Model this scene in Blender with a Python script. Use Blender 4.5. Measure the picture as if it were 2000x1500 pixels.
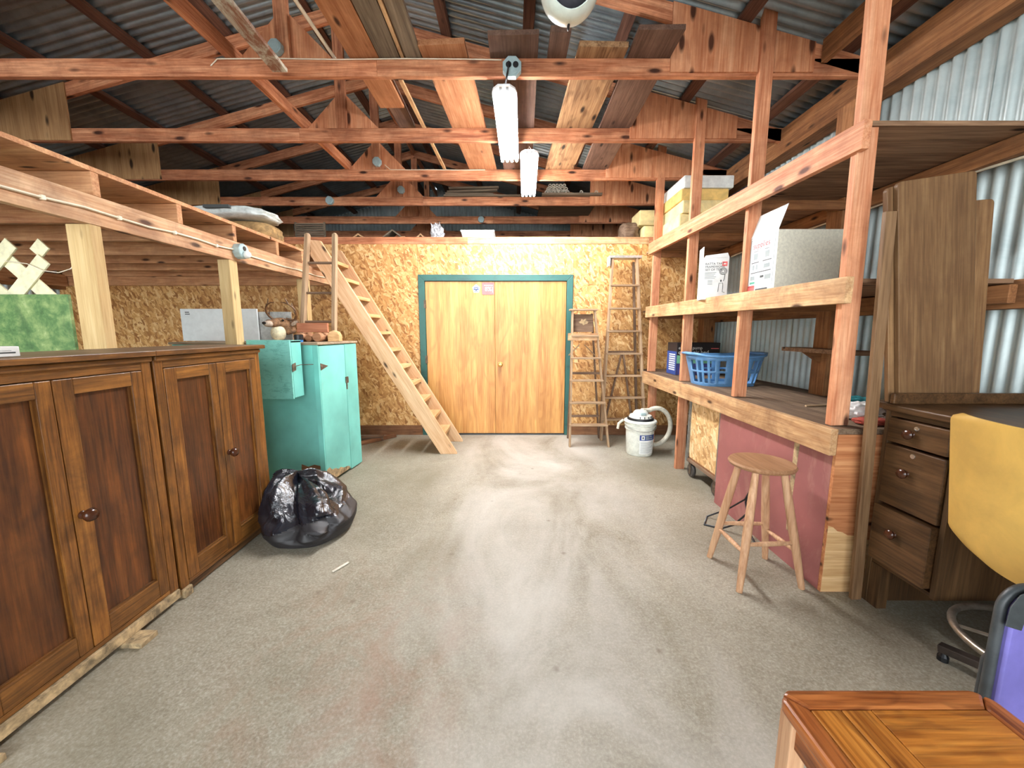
import bpy, bmesh, math, random
from mathutils import Vector, Matrix, noise as mnoise
random.seed(7)
PI = math.pi
D = bpy.data
SC = bpy.context.scene
COL = SC.collection
for o in list(D.objects):
    D.objects.remove(o)

# ------------------------------------------------------------------ camera, sky, exposure
cam = D.cameras.new('camera')
cam.sensor_width = 36.0
cam.lens = 36.0 * 751.0 / 2000.0
cam.clip_start = 0.05
camo = D.objects.new('camera', cam)
COL.objects.link(camo)
camo.location = (0, 0, 1.36)
camo.rotation_euler = (PI / 2 - math.atan(103.0 / 751.0), 0, 0)
SC.camera = camo
SC.view_settings.view_transform = 'Standard'
SC.view_settings.look = 'None'
SC.view_settings.gamma = 1.0
SC.view_settings.use_curve_mapping = False
SC.view_settings.exposure = 0.28
LAMP = 168.0          # strength of the shop light tubes
w = D.worlds.new('sky')
SC.world = w
w.use_nodes = True
bgn = w.node_tree.nodes['Background']
bgn.inputs['Color'].default_value = (0.90, 0.96, 1.0, 1)
bgn.inputs['Strength'].default_value = 6.6

# ------------------------------------------------------------------ materials
def lin(c):
    r = []
    for v in c[:3]:
        v = v / 255.0
        r.append(v / 12.92 if v <= 0.04045 else ((v + 0.055) / 1.055) ** 2.4)
    return (r[0], r[1], r[2], 1.0)

class NT:
    def __init__(s, name):
        s.m = D.materials.new(name)
        s.m.use_nodes = True
        s.t = s.m.node_tree
        s.b = s.t.nodes['Principled BSDF']
    def n(s, typ, **kw):
        nd = s.t.nodes.new(typ)
        for k, v in kw.items():
            if k.startswith('i_'):
                key = k[2:]
                key = int(key) if key.isdigit() else key.replace('_', ' ')
                nd.inputs[key].default_value = v
            else:
                setattr(nd, k, v)
        return nd
    def l(s, a, b):
        s.t.links.new(a, b)
    def ramp(s, fac, stops):
        r = s.n('ShaderNodeValToRGB')
        e = r.color_ramp.elements
        while len(e) < len(stops):
            e.new(0.5)
        for k, (p, c) in enumerate(stops):
            e[k].position = p
            e[k].color = c if len(c) == 4 and max(c) <= 1.0 else lin(c)
        s.l(fac, r.inputs[0])
        return r.outputs[0]
    def mix(s, fac, a, b, mode='MIX'):
        x = s.n('ShaderNodeMix', data_type='RGBA', blend_type=mode)
        for sock, v in ((x.inputs[0], fac), (x.inputs[6], a), (x.inputs[7], b)):
            if isinstance(v, (int, float)):
                sock.default_value = v
            elif isinstance(v, tuple):
                sock.default_value = v
            else:
                s.l(v, sock)
        return x.outputs[2]
    def coords(s, scale, rnd=True):
        tc = s.n('ShaderNodeTexCoord')
        out = tc.outputs['Object']
        if rnd:
            oi = s.n('ShaderNodeObjectInfo')
            ml = s.n('ShaderNodeMath', operation='MULTIPLY', i_1=43.0)
            s.l(oi.outputs['Random'], ml.inputs[0])
            ad = s.n('ShaderNodeVectorMath', operation='ADD')
            s.l(out, ad.inputs[0]); s.l(ml.outputs[0], ad.inputs[1])
            out = ad.outputs[0]
        s.base = out
        return s.scaled(scale)
    def scaled(s, scale):
        mp = s.n('ShaderNodeVectorMath', operation='MULTIPLY')
        mp.inputs[1].default_value = scale
        s.l(s.base, mp.inputs[0])
        return mp.outputs[0]
    def noise(s, vec, scale, detail=5, dist=0.0, rough=0.55):
        nd = s.n('ShaderNodeTexNoise', i_Scale=scale, i_Detail=detail, i_Distortion=dist, i_Roughness=rough)
        s.l(vec, nd.inputs['Vector'])
        return nd.outputs['Fac']
    def bump(s, h, strength=0.2, dist=0.01):
        b = s.n('ShaderNodeBump', i_Strength=strength, i_Distance=dist)
        s.l(h, b.inputs['Height'])
        s.l(b.outputs['Normal'], s.b.inputs['Normal'])

def desat(c, k):
    g = 0.3 * c[0] + 0.59 * c[1] + 0.11 * c[2]
    return tuple(g + (x - g) * k for x in c)

def axv(axis, along, across):
    return tuple(along if a == axis else across for a in 'XYZ')

def wood(name, dark, mid, light, axis='X', rough=0.65, knots=True, dirt=0.0, dirtcol=(70, 48, 35), vary=0.3, grain=1.0, bump=0.18, spec=0.3, fig=3.5, knotr=(0.07, 0.17), figs=0.38, band=0.0, sat=0.86):
    dark, mid, light, dirtcol = [desat(q, sat) for q in (dark, mid, light, dirtcol)]
    t = NT(name)
    v = t.coords(axv(axis, 1.0 * grain, 15 * grain))
    n1 = t.noise(v, 1.0, 6, 1.3)
    c = t.ramp(n1, [(0.28, dark), (0.5, mid), (0.72, light)])
    # cathedral figure
    n4 = t.noise(t.scaled(axv(axis, 0.9, 3.2)), fig / 3.5, 2, 0.4)
    mul = t.n('ShaderNodeMath', operation='MULTIPLY', i_1=26.0)
    t.l(n4, mul.inputs[0])
    sn = t.n('ShaderNodeMath', operation='SINE')
    t.l(mul.outputs[0], sn.inputs[0])
    mr = t.n('ShaderNodeMapRange', i_1=0.2, i_2=1.0, i_3=0.0, i_4=figs)
    t.l(sn.outputs[0], mr.inputs[0])
    c = t.mix(mr.outputs[0], c, lin(dark))
    n3 = t.noise(t.scaled(axv(axis, 5 * grain, 110 * grain)), 1.0, 3, 0.2)
    c = t.mix(t.ramp(n3, [(0.35, (0.72, 0.72, 0.72, 1)), (0.65, (1, 1, 1, 1))]), lin(dark), c, 'MIX') if False else t.mix(0.35, c, t.ramp(n3, [(0.35, dark), (0.65, light)]), 'MULTIPLY' if False else 'MIX')
    if knots:
        vo = t.n('ShaderNodeTexVoronoi', feature='F1', i_Scale=1.0, i_Randomness=1.0)
        t.l(t.scaled(axv(axis, 3.2, 9.5)), vo.inputs['Vector'])
        k = t.ramp(vo.outputs['Distance'], [(knotr[0], (1, 1, 1, 1)), (knotr[1], (0, 0, 0, 1))])
        c = t.mix(k, c, lin(tuple(x * 0.42 for x in dark)))
    if dirt:
        nd = t.noise(t.scaled((1, 1, 1)), 5.0, 6, 0.4, 0.7)
        c = t.mix(t.ramp(nd, [(0.42, (0, 0, 0, 1)), (0.75, (dirt, dirt, dirt, 1))]), c, lin(dirtcol))
    if band:
        nb = t.noise(t.scaled(axv(axis, 0.15, 7.0)), 1.0, 2, 0.0, 0.4)
        c = t.mix(band, c, t.ramp(nb, [(0.3, dark), (0.48, mid), (0.62, light)]))
    oi = t.n('ShaderNodeObjectInfo')
    mr2 = t.n('ShaderNodeMapRange', i_1=0.0, i_2=1.0, i_3=1 - vary / 2, i_4=1 + vary / 2)
    t.l(oi.outputs['Random'], mr2.inputs[0])
    c = t.mix(1.0, c, mr2.outputs[0], 'MULTIPLY')
    t.l(c, t.b.inputs['Base Color'])
    t.b.inputs['Roughness'].default_value = rough
    t.b.inputs['Specular IOR Level'].default_value = spec
    t.bump(n3, bump, 0.004)
    return t.m

def plain(name, col, rough=0.5, metal=0.0, mott=0.12, scale=18.0, bump=0.0, spec=0.5, col2=None):
    t = NT(name)
    v = t.coords((1, 1, 1))
    n = t.noise(v, scale, 5, 0.3, 0.65)
    a = tuple(max(0, x * (1 - mott)) for x in col)
    b = tuple(min(255, x * (1 + mott)) for x in col) if col2 is None else col2
    t.l(t.ramp(n, [(0.35, a), (0.65, b)]), t.b.inputs['Base Color'])
    t.b.inputs['Roughness'].default_value = rough
    t.b.inputs['Metallic'].default_value = metal
    t.b.inputs['Specular IOR Level'].default_value = spec
    if bump:
        t.bump(n, bump, 0.003)
    return t.m

def emit(name, col, strength):
    t = NT(name)
    t.b.inputs['Base Color'].default_value = lin(col)
    t.b.inputs['Emission Color'].default_value = lin(col)
    t.b.inputs['Emission Strength'].default_value = strength
    return t.m

def osb(name, cols, dark, plane='XZ', scale=1.0):
    t = NT(name)
    t.coords((1, 1, 1))
    lay = []
    for k, ang in enumerate((0.2, 1.25, 2.2, 2.75)):
        mp = t.n('ShaderNodeMapping')
        mp.inputs['Location'].default_value = (k * 3.1, k * 1.7, k * 2.3)
        if plane == 'XZ':
            mp.inputs['Rotation'].default_value = (0, ang, 0)
            mp.inputs['Scale'].default_value = (1 / (46 * scale), 0.5, 1 / (14 * scale))
        elif plane == 'YZ':
            mp.inputs['Rotation'].default_value = (ang, 0, 0)
            mp.inputs['Scale'].default_value = (0.5, 1 / (46 * scale), 1 / (14 * scale))
        mp.vector_type = 'TEXTURE'
        nz = t.n('ShaderNodeTexNoise', i_Scale=14.0, i_Detail=2.0)
        t.l(t.base, nz.inputs['Vector'])
        ad = t.n('ShaderNodeMixRGB' if False else 'ShaderNodeVectorMath', operation='MULTIPLY_ADD')
        ad.inputs[1].default_value = (0.05, 0.05, 0.05)
        t.l(nz.outputs['Color'], ad.inputs[0]); t.l(t.base, ad.inputs[2])
        t.l(ad.outputs[0], mp.inputs[0])
        vo = t.n('ShaderNodeTexVoronoi', feature='F1', i_Scale=1.0)
        t.l(mp.outputs[0], vo.inputs['Vector'])
        sx = t.n('ShaderNodeSeparateColor')
        t.l(vo.outputs['Color'], sx.inputs[0])
        lay.append((t.ramp(sx.outputs[0], [(0.0, cols[0]), (0.3, cols[1]), (0.7, cols[2]), (1.0, cols[3])]), sx.outputs[1]))
    c = lay[0][0]
    for k in (1, 2, 3):
        f = t.n('ShaderNodeMath', operation='GREATER_THAN', i_1=0.58)
        t.l(lay[k][1], f.inputs[0])
        c = t.mix(f.outputs[0], c, lay[k][0])
    nd = t.noise(t.base, 30.0, 4, 1.5, 0.7)
    c = t.mix(t.ramp(nd, [(0.26, (0.8, 0.8, 0.8, 1)), (0.42, (0, 0, 0, 1))]), c, lin(dark))
    nb = t.noise(t.base, 1.3, 3)
    c = t.mix(0.3, c, t.ramp(nb, [(0.3, (205, 175, 150)), (0.7, (255, 255, 255))]), 'MULTIPLY')
    t.l(c, t.b.inputs['Base Color'])
    t.b.inputs['Roughness'].default_value = 0.55
    t.bump(nd, 0.15, 0.004)
    return t.m

def concrete():
    t = NT('concrete')
    t.coords((1, 1, 1), rnd=False)
    n1 = t.noise(t.base, 1.6, 8, 0.6, 0.65)
    n2 = t.noise(t.base, 22.0, 8, 0.2, 0.75)
    c = t.ramp(n1, [(0.3, (118, 108, 88)), (0.5, (146, 137, 117)), (0.66, (166, 157, 138)), (0.8, (186, 179, 163))])
    c = t.mix(0.32, c, t.ramp(n2, [(0.32, (98, 91, 77)), (0.55, (164, 158, 142)), (0.7, (194, 189, 177))]), 'MULTIPLY' if False else 'MIX')
    n8 = t.noise(t.base, 85.0, 3, 0.3, 0.7)
    c = t.mix(0.3, c, t.ramp(n8, [(0.3, (84, 78, 66)), (0.5, (160, 153, 137)), (0.7, (222, 218, 208))]))
    # damp grey-green patches
    n5 = t.noise(t.base, 0.9, 4, 0.8)
    c = t.mix(t.ramp(n5, [(0.45, (0, 0, 0, 1)), (0.75, (0.6, 0.6, 0.6, 1))]), c, lin((112, 104, 82)))
    # rusty stains
    n3 = t.noise(t.scaled((1.0, 0.8, 1)), 3.2, 7, 0.7, 0.75)
    b4 = None
    sep = t.n('ShaderNodeSeparateXYZ'); t.l(t.base, sep.inputs[0])
    band = t.n('ShaderNodeMapRange', interpolation_type='SMOOTHSTEP', i_1=0.05, i_2=-0.45, i_3=0.0, i_4=1.0)
    t.l(sep.outputs[0], band.inputs[0])
    b2 = t.n('ShaderNodeMapRange', interpolation_type='SMOOTHSTEP', i_1=-1.35, i_2=-0.75, i_3=0.0, i_4=1.0)
    t.l(sep.outputs[0], b2.inputs[0])
    m = t.n('ShaderNodeMath', operation='MULTIPLY'); t.l(band.outputs[0], m.inputs[0]); t.l(b2.outputs[0], m.inputs[1])
    b4 = t.n('ShaderNodeMapRange', interpolation_type='SMOOTHSTEP', i_1=2.5, i_2=1.5, i_3=0.0, i_4=1.0)
    t.l(sep.outputs[1], b4.inputs[0])
    m4 = t.n('ShaderNodeMath', operation='MULTIPLY'); t.l(m.outputs[0], m4.inputs[0]); t.l(b4.outputs[0], m4.inputs[1])
    m2 = t.n('ShaderNodeMath', operation='MULTIPLY'); t.l(m4.outputs[0], m2.inputs[0])
    t.l(t.ramp(n3, [(0.44, (0, 0, 0, 1)), (0.7, (0.6, 0.6, 0.6, 1))]), m2.inputs[1])
    c = t.mix(m2.outputs[0], c, lin((150, 104, 78)))
    # pale dust down the middle, strengthened to put lamplight into the floor colour
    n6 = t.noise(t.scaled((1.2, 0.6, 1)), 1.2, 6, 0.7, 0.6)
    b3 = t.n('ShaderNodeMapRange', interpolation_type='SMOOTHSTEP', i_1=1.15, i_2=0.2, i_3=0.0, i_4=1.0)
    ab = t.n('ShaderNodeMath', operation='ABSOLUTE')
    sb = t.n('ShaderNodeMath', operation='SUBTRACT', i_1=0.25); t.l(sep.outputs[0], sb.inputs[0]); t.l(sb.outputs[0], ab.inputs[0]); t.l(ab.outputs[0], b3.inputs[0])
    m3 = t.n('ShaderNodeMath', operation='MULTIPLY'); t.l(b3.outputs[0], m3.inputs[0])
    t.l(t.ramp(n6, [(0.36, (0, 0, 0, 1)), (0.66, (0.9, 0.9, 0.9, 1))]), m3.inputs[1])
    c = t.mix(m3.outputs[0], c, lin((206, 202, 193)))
    # small dark spots
    vo = t.n('ShaderNodeTexVoronoi', feature='F1', i_Scale=4.2); t.l(t.base, vo.inputs['Vector'])
    c = t.mix(t.ramp(vo.outputs['Distance'], [(0.02, (0.55, 0.55, 0.55, 1)), (0.085, (0, 0, 0, 1))]), c, lin((112, 98, 82)))
    n7 = t.noise(t.base, 9.0, 6, 1.2, 0.75)
    c = t.mix(t.ramp(n7, [(0.62, (0, 0, 0, 1)), (0.76, (0.35, 0.35, 0.35, 1))]), c, lin((122, 104, 84)))
    t.l(c, t.b.inputs['Base Color'])
    t.b.inputs['Roughness'].default_value = 0.62
    t.b.inputs['Specular IOR Level'].default_value = 0.35
    t.bump(n2, 0.25, 0.004)
    return t.m

def metal_sheet_mat(name, c1, c2, rough, metal, rust=0.0):
    t = NT(name)
    t.coords((1, 1, 1))
    n = t.noise(t.base, 2.5, 6, 0.5, 0.7)
    c = t.ramp(n, [(0.3, c1), (0.7, c2)])
    if rust:
        n2 = t.noise(t.base, 8.0, 6, 0.8, 0.75)
        c = t.mix(t.ramp(n2, [(0.58, (0, 0, 0, 1)), (0.8, (rust, rust, rust, 1))]), c, lin((95, 66, 48)))
    t.l(c, t.b.inputs['Base Color'])
    t.b.inputs['Roughness'].default_value = rough
    t.b.inputs['Metallic'].default_value = metal
    return t.m

def painted(name, paint, wear, amt=0.3, scale=9.0, rough=0.5, axis='Z', ramp0=0.55):
    t = NT(name)
    t.coords((1, 1, 1))
    n = t.noise(t.scaled(axv(axis, 0.5, 1.0)), scale, 7, 0.6, 0.75)
    n2 = t.noise(t.base, 2.0, 4)
    c = t.ramp(n2, [(0.3, tuple(x * 0.86 for x in paint)), (0.7, tuple(min(255, x * 1.06) for x in paint))])
    c = t.mix(t.ramp(n, [(ramp0, (0, 0, 0, 1)), (ramp0 + 0.16, (amt, amt, amt, 1))]), c, lin(wear))
    t.l(c, t.b.inputs['Base Color'])
    t.b.inputs['Roughness'].default_value = rough
    t.bump(n, 0.15, 0.003)
    return t.m

def camo_green():
    t = NT('weathered_green_paint')
    t.coords((1, 1, 1))
    n = t.noise(t.base, 13.0, 7, 0.3, 0.7)
    c = t.ramp(n, [(0.3, (50, 82, 42)), (0.45, (80, 116, 62)), (0.6, (126, 150, 90)), (0.75, (176, 186, 130))])
    n2 = t.noise(t.scaled((1, 1, 0.4)), 7.0, 5, 0.6)
    c = t.mix(t.ramp(n2, [(0.6, (0, 0, 0, 1)), (0.72, (0.7, 0.7, 0.7, 1))]), c, lin((44, 70, 40)))
    t.l(c, t.b.inputs['Base Color'])
    t.b.inputs['Roughness'].default_value = 0.45
    return t.m

M = {}
M['truss'] = wood('truss_lumber', (124, 66, 40), (196, 122, 82), (230, 170, 128), rough=0.7, dirt=0.6, dirtcol=(104, 54, 34), knotr=(0.09, 0.2), sat=1.0)
M['purlin'] = wood('dark_purlin', (70, 40, 30), (104, 64, 48), (134, 90, 68), rough=0.8, dirt=0.4)
M['post'] = wood('fir_stud', (172, 96, 60), (216, 142, 98), (236, 178, 136), rough=0.65, dirt=0.45, dirtcol=(142, 76, 48), vary=0.16, knotr=(0.09, 0.19), sat=0.95)
M['pine'] = wood('pine_rail', (168, 112, 66), (212, 160, 104), (234, 196, 144), rough=0.6, dirt=0.8, dirtcol=(126, 78, 48), vary=0.18, knotr=(0.08, 0.18))
M['girt'] = wood('old_girt', (112, 66, 34), (158, 98, 52), (190, 128, 76), rough=0.75, dirt=0.5, vary=0.25)
M['tan'] = wood('treated_post', (184, 146, 88), (208, 172, 112), (222, 192, 136), rough=0.7, vary=0.12, knots=True)
M['loft'] = wood('loft_lumber', (164, 98, 58), (210, 144, 92), (232, 178, 126), rough=0.7, dirt=0.45, dirtcol=(118, 68, 44), vary=0.24)
M['beam'] = wood('loft_beam_lumber', (172, 112, 70), (210, 158, 110), (232, 194, 152), rough=0.7, dirt=0.65, dirtcol=(112, 66, 46), vary=0.1, knotr=(0.09, 0.2))
M['oldplank'] = wood('weathered_plank', (84, 70, 54), (118, 100, 80), (146, 128, 104), rough=0.85, vary=0.2, knots=False)
M['brownplank'] = wood('brown_plank', (82, 56, 44), (112, 80, 64), (138, 104, 84), rough=0.8, vary=0.2, dirt=0.4)
M['orangeplank'] = wood('orange_plank', (150, 84, 44), (182, 114, 68), (206, 142, 94), rough=0.75, vary=0.08, dirt=0.35, dirtcol=(118, 66, 40))
M['knotty'] = wood('knotty_plank', (104, 66, 38), (168, 120, 76), (196, 152, 104), rough=0.75, vary=0.1, fig=8.0, figs=0.75, knotr=(0.10, 0.22))
M['shelfunder'] = wood('rough_shelf_board', (92, 62, 42), (138, 100, 70), (172, 134, 100), axis='X', rough=0.85, vary=0.5)
M['bench'] = wood('worn_benchtop', (78, 56, 40), (118, 92, 68), (158, 132, 104), axis='Y', rough=0.75, vary=0.3, dirt=0.4, knots=False)
M['cab'] = wood('oak_cabinet', (62, 34, 10), (122, 74, 27), (172, 114, 50), axis='Z', rough=0.4, vary=0.2, dirt=0.7, dirtcol=(40, 20, 9), knots=False, spec=0.5, grain=1.3, sat=1.0)
M['cabh'] = wood('oak_cabinet_rail', (66, 38, 12), (122, 76, 30), (172, 116, 54), axis='Y', rough=0.4, vary=0.2, dirt=0.65, dirtcol=(42, 22, 9), knots=False, spec=0.5, grain=1.3, sat=1.0)
M['cabpanel'] = wood('oak_cabinet_panel', (46, 23, 7), (90, 48, 17), (134, 79, 32), axis='Z', rough=0.4, vary=0.12, dirt=0.6, dirtcol=(34, 16, 7), knots=False, spec=0.5, fig=7.0, figs=0.5, sat=1.0)
M['cabtop'] = wood('dusty_cabinet_top', (96, 72, 48), (128, 100, 72), (150, 124, 96), axis='Y', rough=0.5, vary=0.1, knots=False)
M['desk'] = wood('dark_desk_oak', (54, 33, 15), (88, 56, 28), (120, 82, 46), axis='Y', rough=0.4, vary=0.15, knots=False, dirt=0.35, dirtcol=(32, 19, 10), figs=0.5)
M['deskz'] = wood('dark_desk_upright', (54, 36, 20), (86, 58, 32), (116, 82, 48), axis='Z', rough=0.45, vary=0.15, knots=False)
M['leaf'] = wood('table_leaf_veneer', (92, 64, 40), (126, 92, 60), (154, 120, 82), axis='Z', rough=0.5, vary=0.25, knots=False, dirt=0.45, dirtcol=(86, 56, 38), sat=1.0)
M['plank'] = wood('brown_upright_board', (92, 62, 36), (126, 90, 56), (156, 118, 80), axis='Z', rough=0.55, vary=0.1, knots=False)
M['ply'] = wood('fir_plywood', (160, 86, 44), (196, 118, 66), (222, 154, 98), axis='X', rough=0.6, vary=0.1, fig=6.0, grain=0.8)
M['gusset'] = wood('plywood_gusset', (172, 98, 60), (216, 144, 100), (238, 180, 138), axis='Z', rough=0.7, vary=0.16, fig=7.0, figs=0.5, grain=0.7, knotr=(0.13, 0.24), dirt=0.35, dirtcol=(130, 70, 44), sat=1.0)
M['gussetL'] = wood('tan_plywood_gusset', (146, 98, 54), (180, 130, 78), (202, 156, 104), axis='Z', rough=0.7, vary=0.14, fig=5.0, grain=0.7, knotr=(0.12, 0.22))
M['door'] = wood('oak_door_veneer', (160, 96, 42), (206, 142, 72), (232, 182, 110), axis='Z', rough=0.4, vary=0.08, knots=False, fig=5.5, grain=0.8, spec=0.5, band=0.22, figs=0.55, sat=1.0)
M['stair'] = wood('stair_pine', (204, 144, 94), (230, 178, 126), (244, 208, 162), rough=0.6, vary=0.12)
M['tread'] = wood('tread_pine', (186, 132, 74), (214, 166, 106), (234, 196, 140), rough=0.65, vary=0.16)
M['ladder'] = wood('grey_ladder_wood', (128, 96, 66), (168, 134, 98), (196, 166, 130), rough=0.75, vary=0.16, knots=False)
M['ladderdark'] = wood('stained_ladder_wood', (82, 58, 42), (118, 88, 66), (150, 122, 96), rough=0.8, vary=0.2, knots=False)
M['stool'] = wood('stool_beech', (168, 114, 76), (204, 152, 108), (226, 182, 140), axis='Z', rough=0.5, vary=0.12, knots=False)
M['stoolseat'] = wood('stool_seat', (134, 88, 54), (166, 116, 76), (190, 144, 104), axis='Y', rough=0.45, vary=0.1, knots=False)
M['oak'] = wood('golden_oak', (96, 44, 8), (176, 104, 34), (214, 148, 66), axis='X', rough=0.32, vary=0.16, knots=False, spec=0.5, fig=14.0, grain=1.2, figs=0.6, sat=1.0)
M['oakframe'] = wood('red_oak_frame', (92, 40, 14), (166, 92, 42), (200, 128, 70), axis='X', rough=0.3, vary=0.12, knots=False, spec=0.5, fig=14.0, grain=1.2, figs=0.6, sat=1.0)
M['log'] = wood('log_wood', (134, 84, 52), (168, 112, 74), (196, 146, 104), rough=0.8, vary=0.3)
M['redwood'] = wood('short_red_board', (150, 76, 46), (180, 102, 66), (204, 134, 94), rough=0.7, vary=0.2)
M['sill'] = wood('base_plate', (104, 62, 36), (138, 88, 54), (166, 116, 76), rough=0.8, vary=0.2, dirt=0.5)
M['osb'] = osb('osb_board', [(158, 104, 52), (200, 146, 82), (224, 176, 112), (240, 206, 148)], (126, 76, 38))
M['osbcart'] = osb('osb_cart_panel', [(176, 130, 80), (214, 172, 116), (232, 196, 142), (246, 220, 174)], (140, 96, 56), 'YZ')
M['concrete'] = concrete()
M['roof'] = metal_sheet_mat('roof_metal', (128, 142, 150), (176, 188, 194), 0.33, 0.8, rust=0.3)
M['wallmetal'] = metal_sheet_mat('galvanised_wall_metal', (160, 174, 174), (198, 208, 206), 0.4, 0.25, rust=0.12)
M['steel'] = plain('scratched_steel', (188, 188, 184), 0.35, 0.6)
M['castor'] = plain('castor_rubber', (62, 58, 54), 0.6)
M['greyframe'] = plain('grey_angle_iron', (128, 130, 128), 0.45, 0.6)
M['greenframe'] = painted('green_door_paint', (42, 92, 84), (34, 52, 50), 0.6, 6.0, 0.45, 'X')
M['teal'] = painted('teal_paint', (124, 206, 194), (150, 140, 112), 0.35, 8.0, 0.45, 'Z', 0.62)
M['tealrough'] = painted('teal_paint_on_chipboard', (132, 210, 196), (72, 142, 130), 0.6, 34.0, 0.55, 'X', 0.5)
M['bare'] = plain('bare_worn_wood', (160, 138, 104), 0.8, mott=0.3)
M['tealtop'] = wood('teal_cabinet_top', (128, 104, 78), (164, 140, 110), (188, 166, 136), axis='X', rough=0.8, knots=False, vary=0.1)
M['redpanel'] = painted('dusty_red_hardboard', (158, 96, 92), (190, 146, 130), 0.5, 2.4, 0.6, 'Z', 0.5)
M['white'] = plain('white_plastic', (226, 228, 224), 0.4, mott=0.04)
M['paper'] = plain('white_card', (232, 234, 232), 0.6, mott=0.03)
M['card'] = plain('grey_cardboard', (224, 222, 204), 0.7, mott=0.05, scale=60)
M['board'] = plain('whiteboard', (240, 246, 246), 0.35, mott=0.02)
M['bin'] = plain('ivory_bucket_plastic', (222, 224, 214), 0.35, mott=0.06)
M['hose'] = plain('ivory_hose', (206, 200, 182), 0.5, mott=0.1)
M['blackpl'] = plain('black_plastic', (24, 25, 28), 0.4)
M['darkgrey'] = plain('dark_grey_trim', (58, 62, 64), 0.45)
M['blueprint'] = plain('blue_print', (44, 72, 140), 0.5, mott=0.05)
M['ink'] = plain('grey_ink', (70, 74, 74), 0.7, mott=0.02)
M['inklight'] = plain('pale_ink', (150, 158, 158), 0.7, mott=0.02)
M['red'] = plain('red_print', (206, 62, 66), 0.5, mott=0.03)
M['pink'] = plain('pink_sign', (232, 106, 104), 0.4, mott=0.04)
M['greenink'] = plain('teal_print', (92, 162, 140), 0.6, mott=0.05)
M['basket'] = plain('blue_basket_plastic', (96, 144, 190), 0.35, mott=0.06)
M['navy'] = plain('navy_print', (58, 62, 118), 0.5, mott=0.35, scale=9)
M['mint'] = plain('mint_print', (122, 192, 152), 0.5, mott=0.06)
M['blackbox'] = plain('black_carton', (34, 28, 28), 0.5)
M['yellow'] = plain('mustard_shell_plastic', (206, 166, 84), 0.42, mott=0.06, scale=5)
M['purple'] = plain('purple_shell', (112, 105, 174), 0.4, mott=0.06, scale=6)
M['tube'] = plain('worn_steel_tube', (150, 140, 128), 0.32, 0.8, mott=0.15)
M['darksteel'] = plain('dark_chair_steel', (72, 62, 56), 0.45, 0.5)
M['knob'] = plain('dark_knob', (66, 34, 18), 0.18, mott=0.2)
M['brass'] = plain('brass_knob', (196, 158, 92), 0.25, 0.85)
M['chrome'] = plain('chrome_lock', (190, 182, 172), 0.2, 0.85)
M['rustiron'] = plain('rusty_iron', (98, 84, 70), 0.6, 0.4, mott=0.3, scale=40)
M['ebox'] = plain('grey_electric_box', (168, 190, 192), 0.4, 0.2, mott=0.05)
M['cable'] = plain('white_cable', (228, 216, 192), 0.5, mott=0.04)
M['lamp'] = emit('shop_light_tube', (250, 252, 255), LAMP)
M['lampbody'] = plain('white_lamp_body', (236, 238, 240), 0.4, mott=0.02)
M['lattice'] = plain('cream_lattice', (214, 208, 172), 0.5, mott=0.08)
M['green'] = camo_green()
M['foamwhite'] = plain('white_foam', (222, 224, 218), 0.8, mott=0.06)
M['foam'] = plain('yellow_foam', (222, 186, 112), 0.9, mott=0.1, scale=7)
M['foampale'] = plain('pale_foam', (226, 206, 148), 0.9, mott=0.1, scale=7)
M['bagpaper'] = plain('silvery_bag', (196, 202, 198), 0.4, mott=0.14, scale=10)
M['burlap'] = plain('brown_roll', (150, 120, 78), 0.9, mott=0.2)
M['dullbag'] = plain('dusty_bag_base', (34, 32, 34), 0.55)
def bagmat():
    t = NT('black_bin_liner')
    t.coords((1, 1, 1))
    n = t.noise(t.scaled((1, 1, 0.6)), 9.0, 5, 1.6, 0.6)
    t.b.inputs['Base Color'].default_value = lin((22, 24, 32))
    t.b.inputs['Roughness'].default_value = 0.22
    t.b.inputs['Specular IOR Level'].default_value = 0.7
    t.bump(n, 0.5, 0.03)
    return t.m
M['bag'] = bagmat()
M['fur'] = plain('deer_brown_fur', (122, 90, 62), 0.9, mott=0.25, scale=40, bump=0.4)
M['furpale'] = plain('deer_throat_fur', (222, 212, 178), 0.9, mott=0.1, scale=40, bump=0.4)
M['furgrey'] = plain('deer_muzzle_fur', (168, 150, 132), 0.9, mott=0.15, scale=40, bump=0.3)
M['antler'] = plain('antler', (96, 66, 40), 0.5, mott=0.3)
M['black'] = plain('glossy_black', (14, 12, 12), 0.15)
M['cloth'] = plain('white_rag', (226, 224, 220), 0.9, mott=0.08)
M['clothteal'] = plain('teal_rag', (34, 112, 116), 0.9, mott=0.15)
M['clothred'] = plain('rust_red_rag', (150, 60, 44), 0.9, mott=0.15)
M['peel'] = painted('peeling_white_paint', (196, 190, 170), (126, 74, 46), 0.95, 10.0, 0.7, 'X', 0.42)
M['helmetpad'] = plain('grey_helmet_padding', (70, 68, 76), 0.8)
M['helmet'] = plain('pale_helmet_shell', (222, 232, 222), 0.25, mott=0.03)
M['film'] = plain('clear_film', (170, 170, 172), 0.25, mott=0.3, scale=30)
M['pipe'] = plain('pale_pipe', (214, 206, 190), 0.5)

# ------------------------------------------------------------------ mesh helpers
I4 = Matrix.Identity(4)
T = Matrix.Translation
def R(ax, a):
    return Matrix.Rotation(a, 4, ax)

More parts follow.
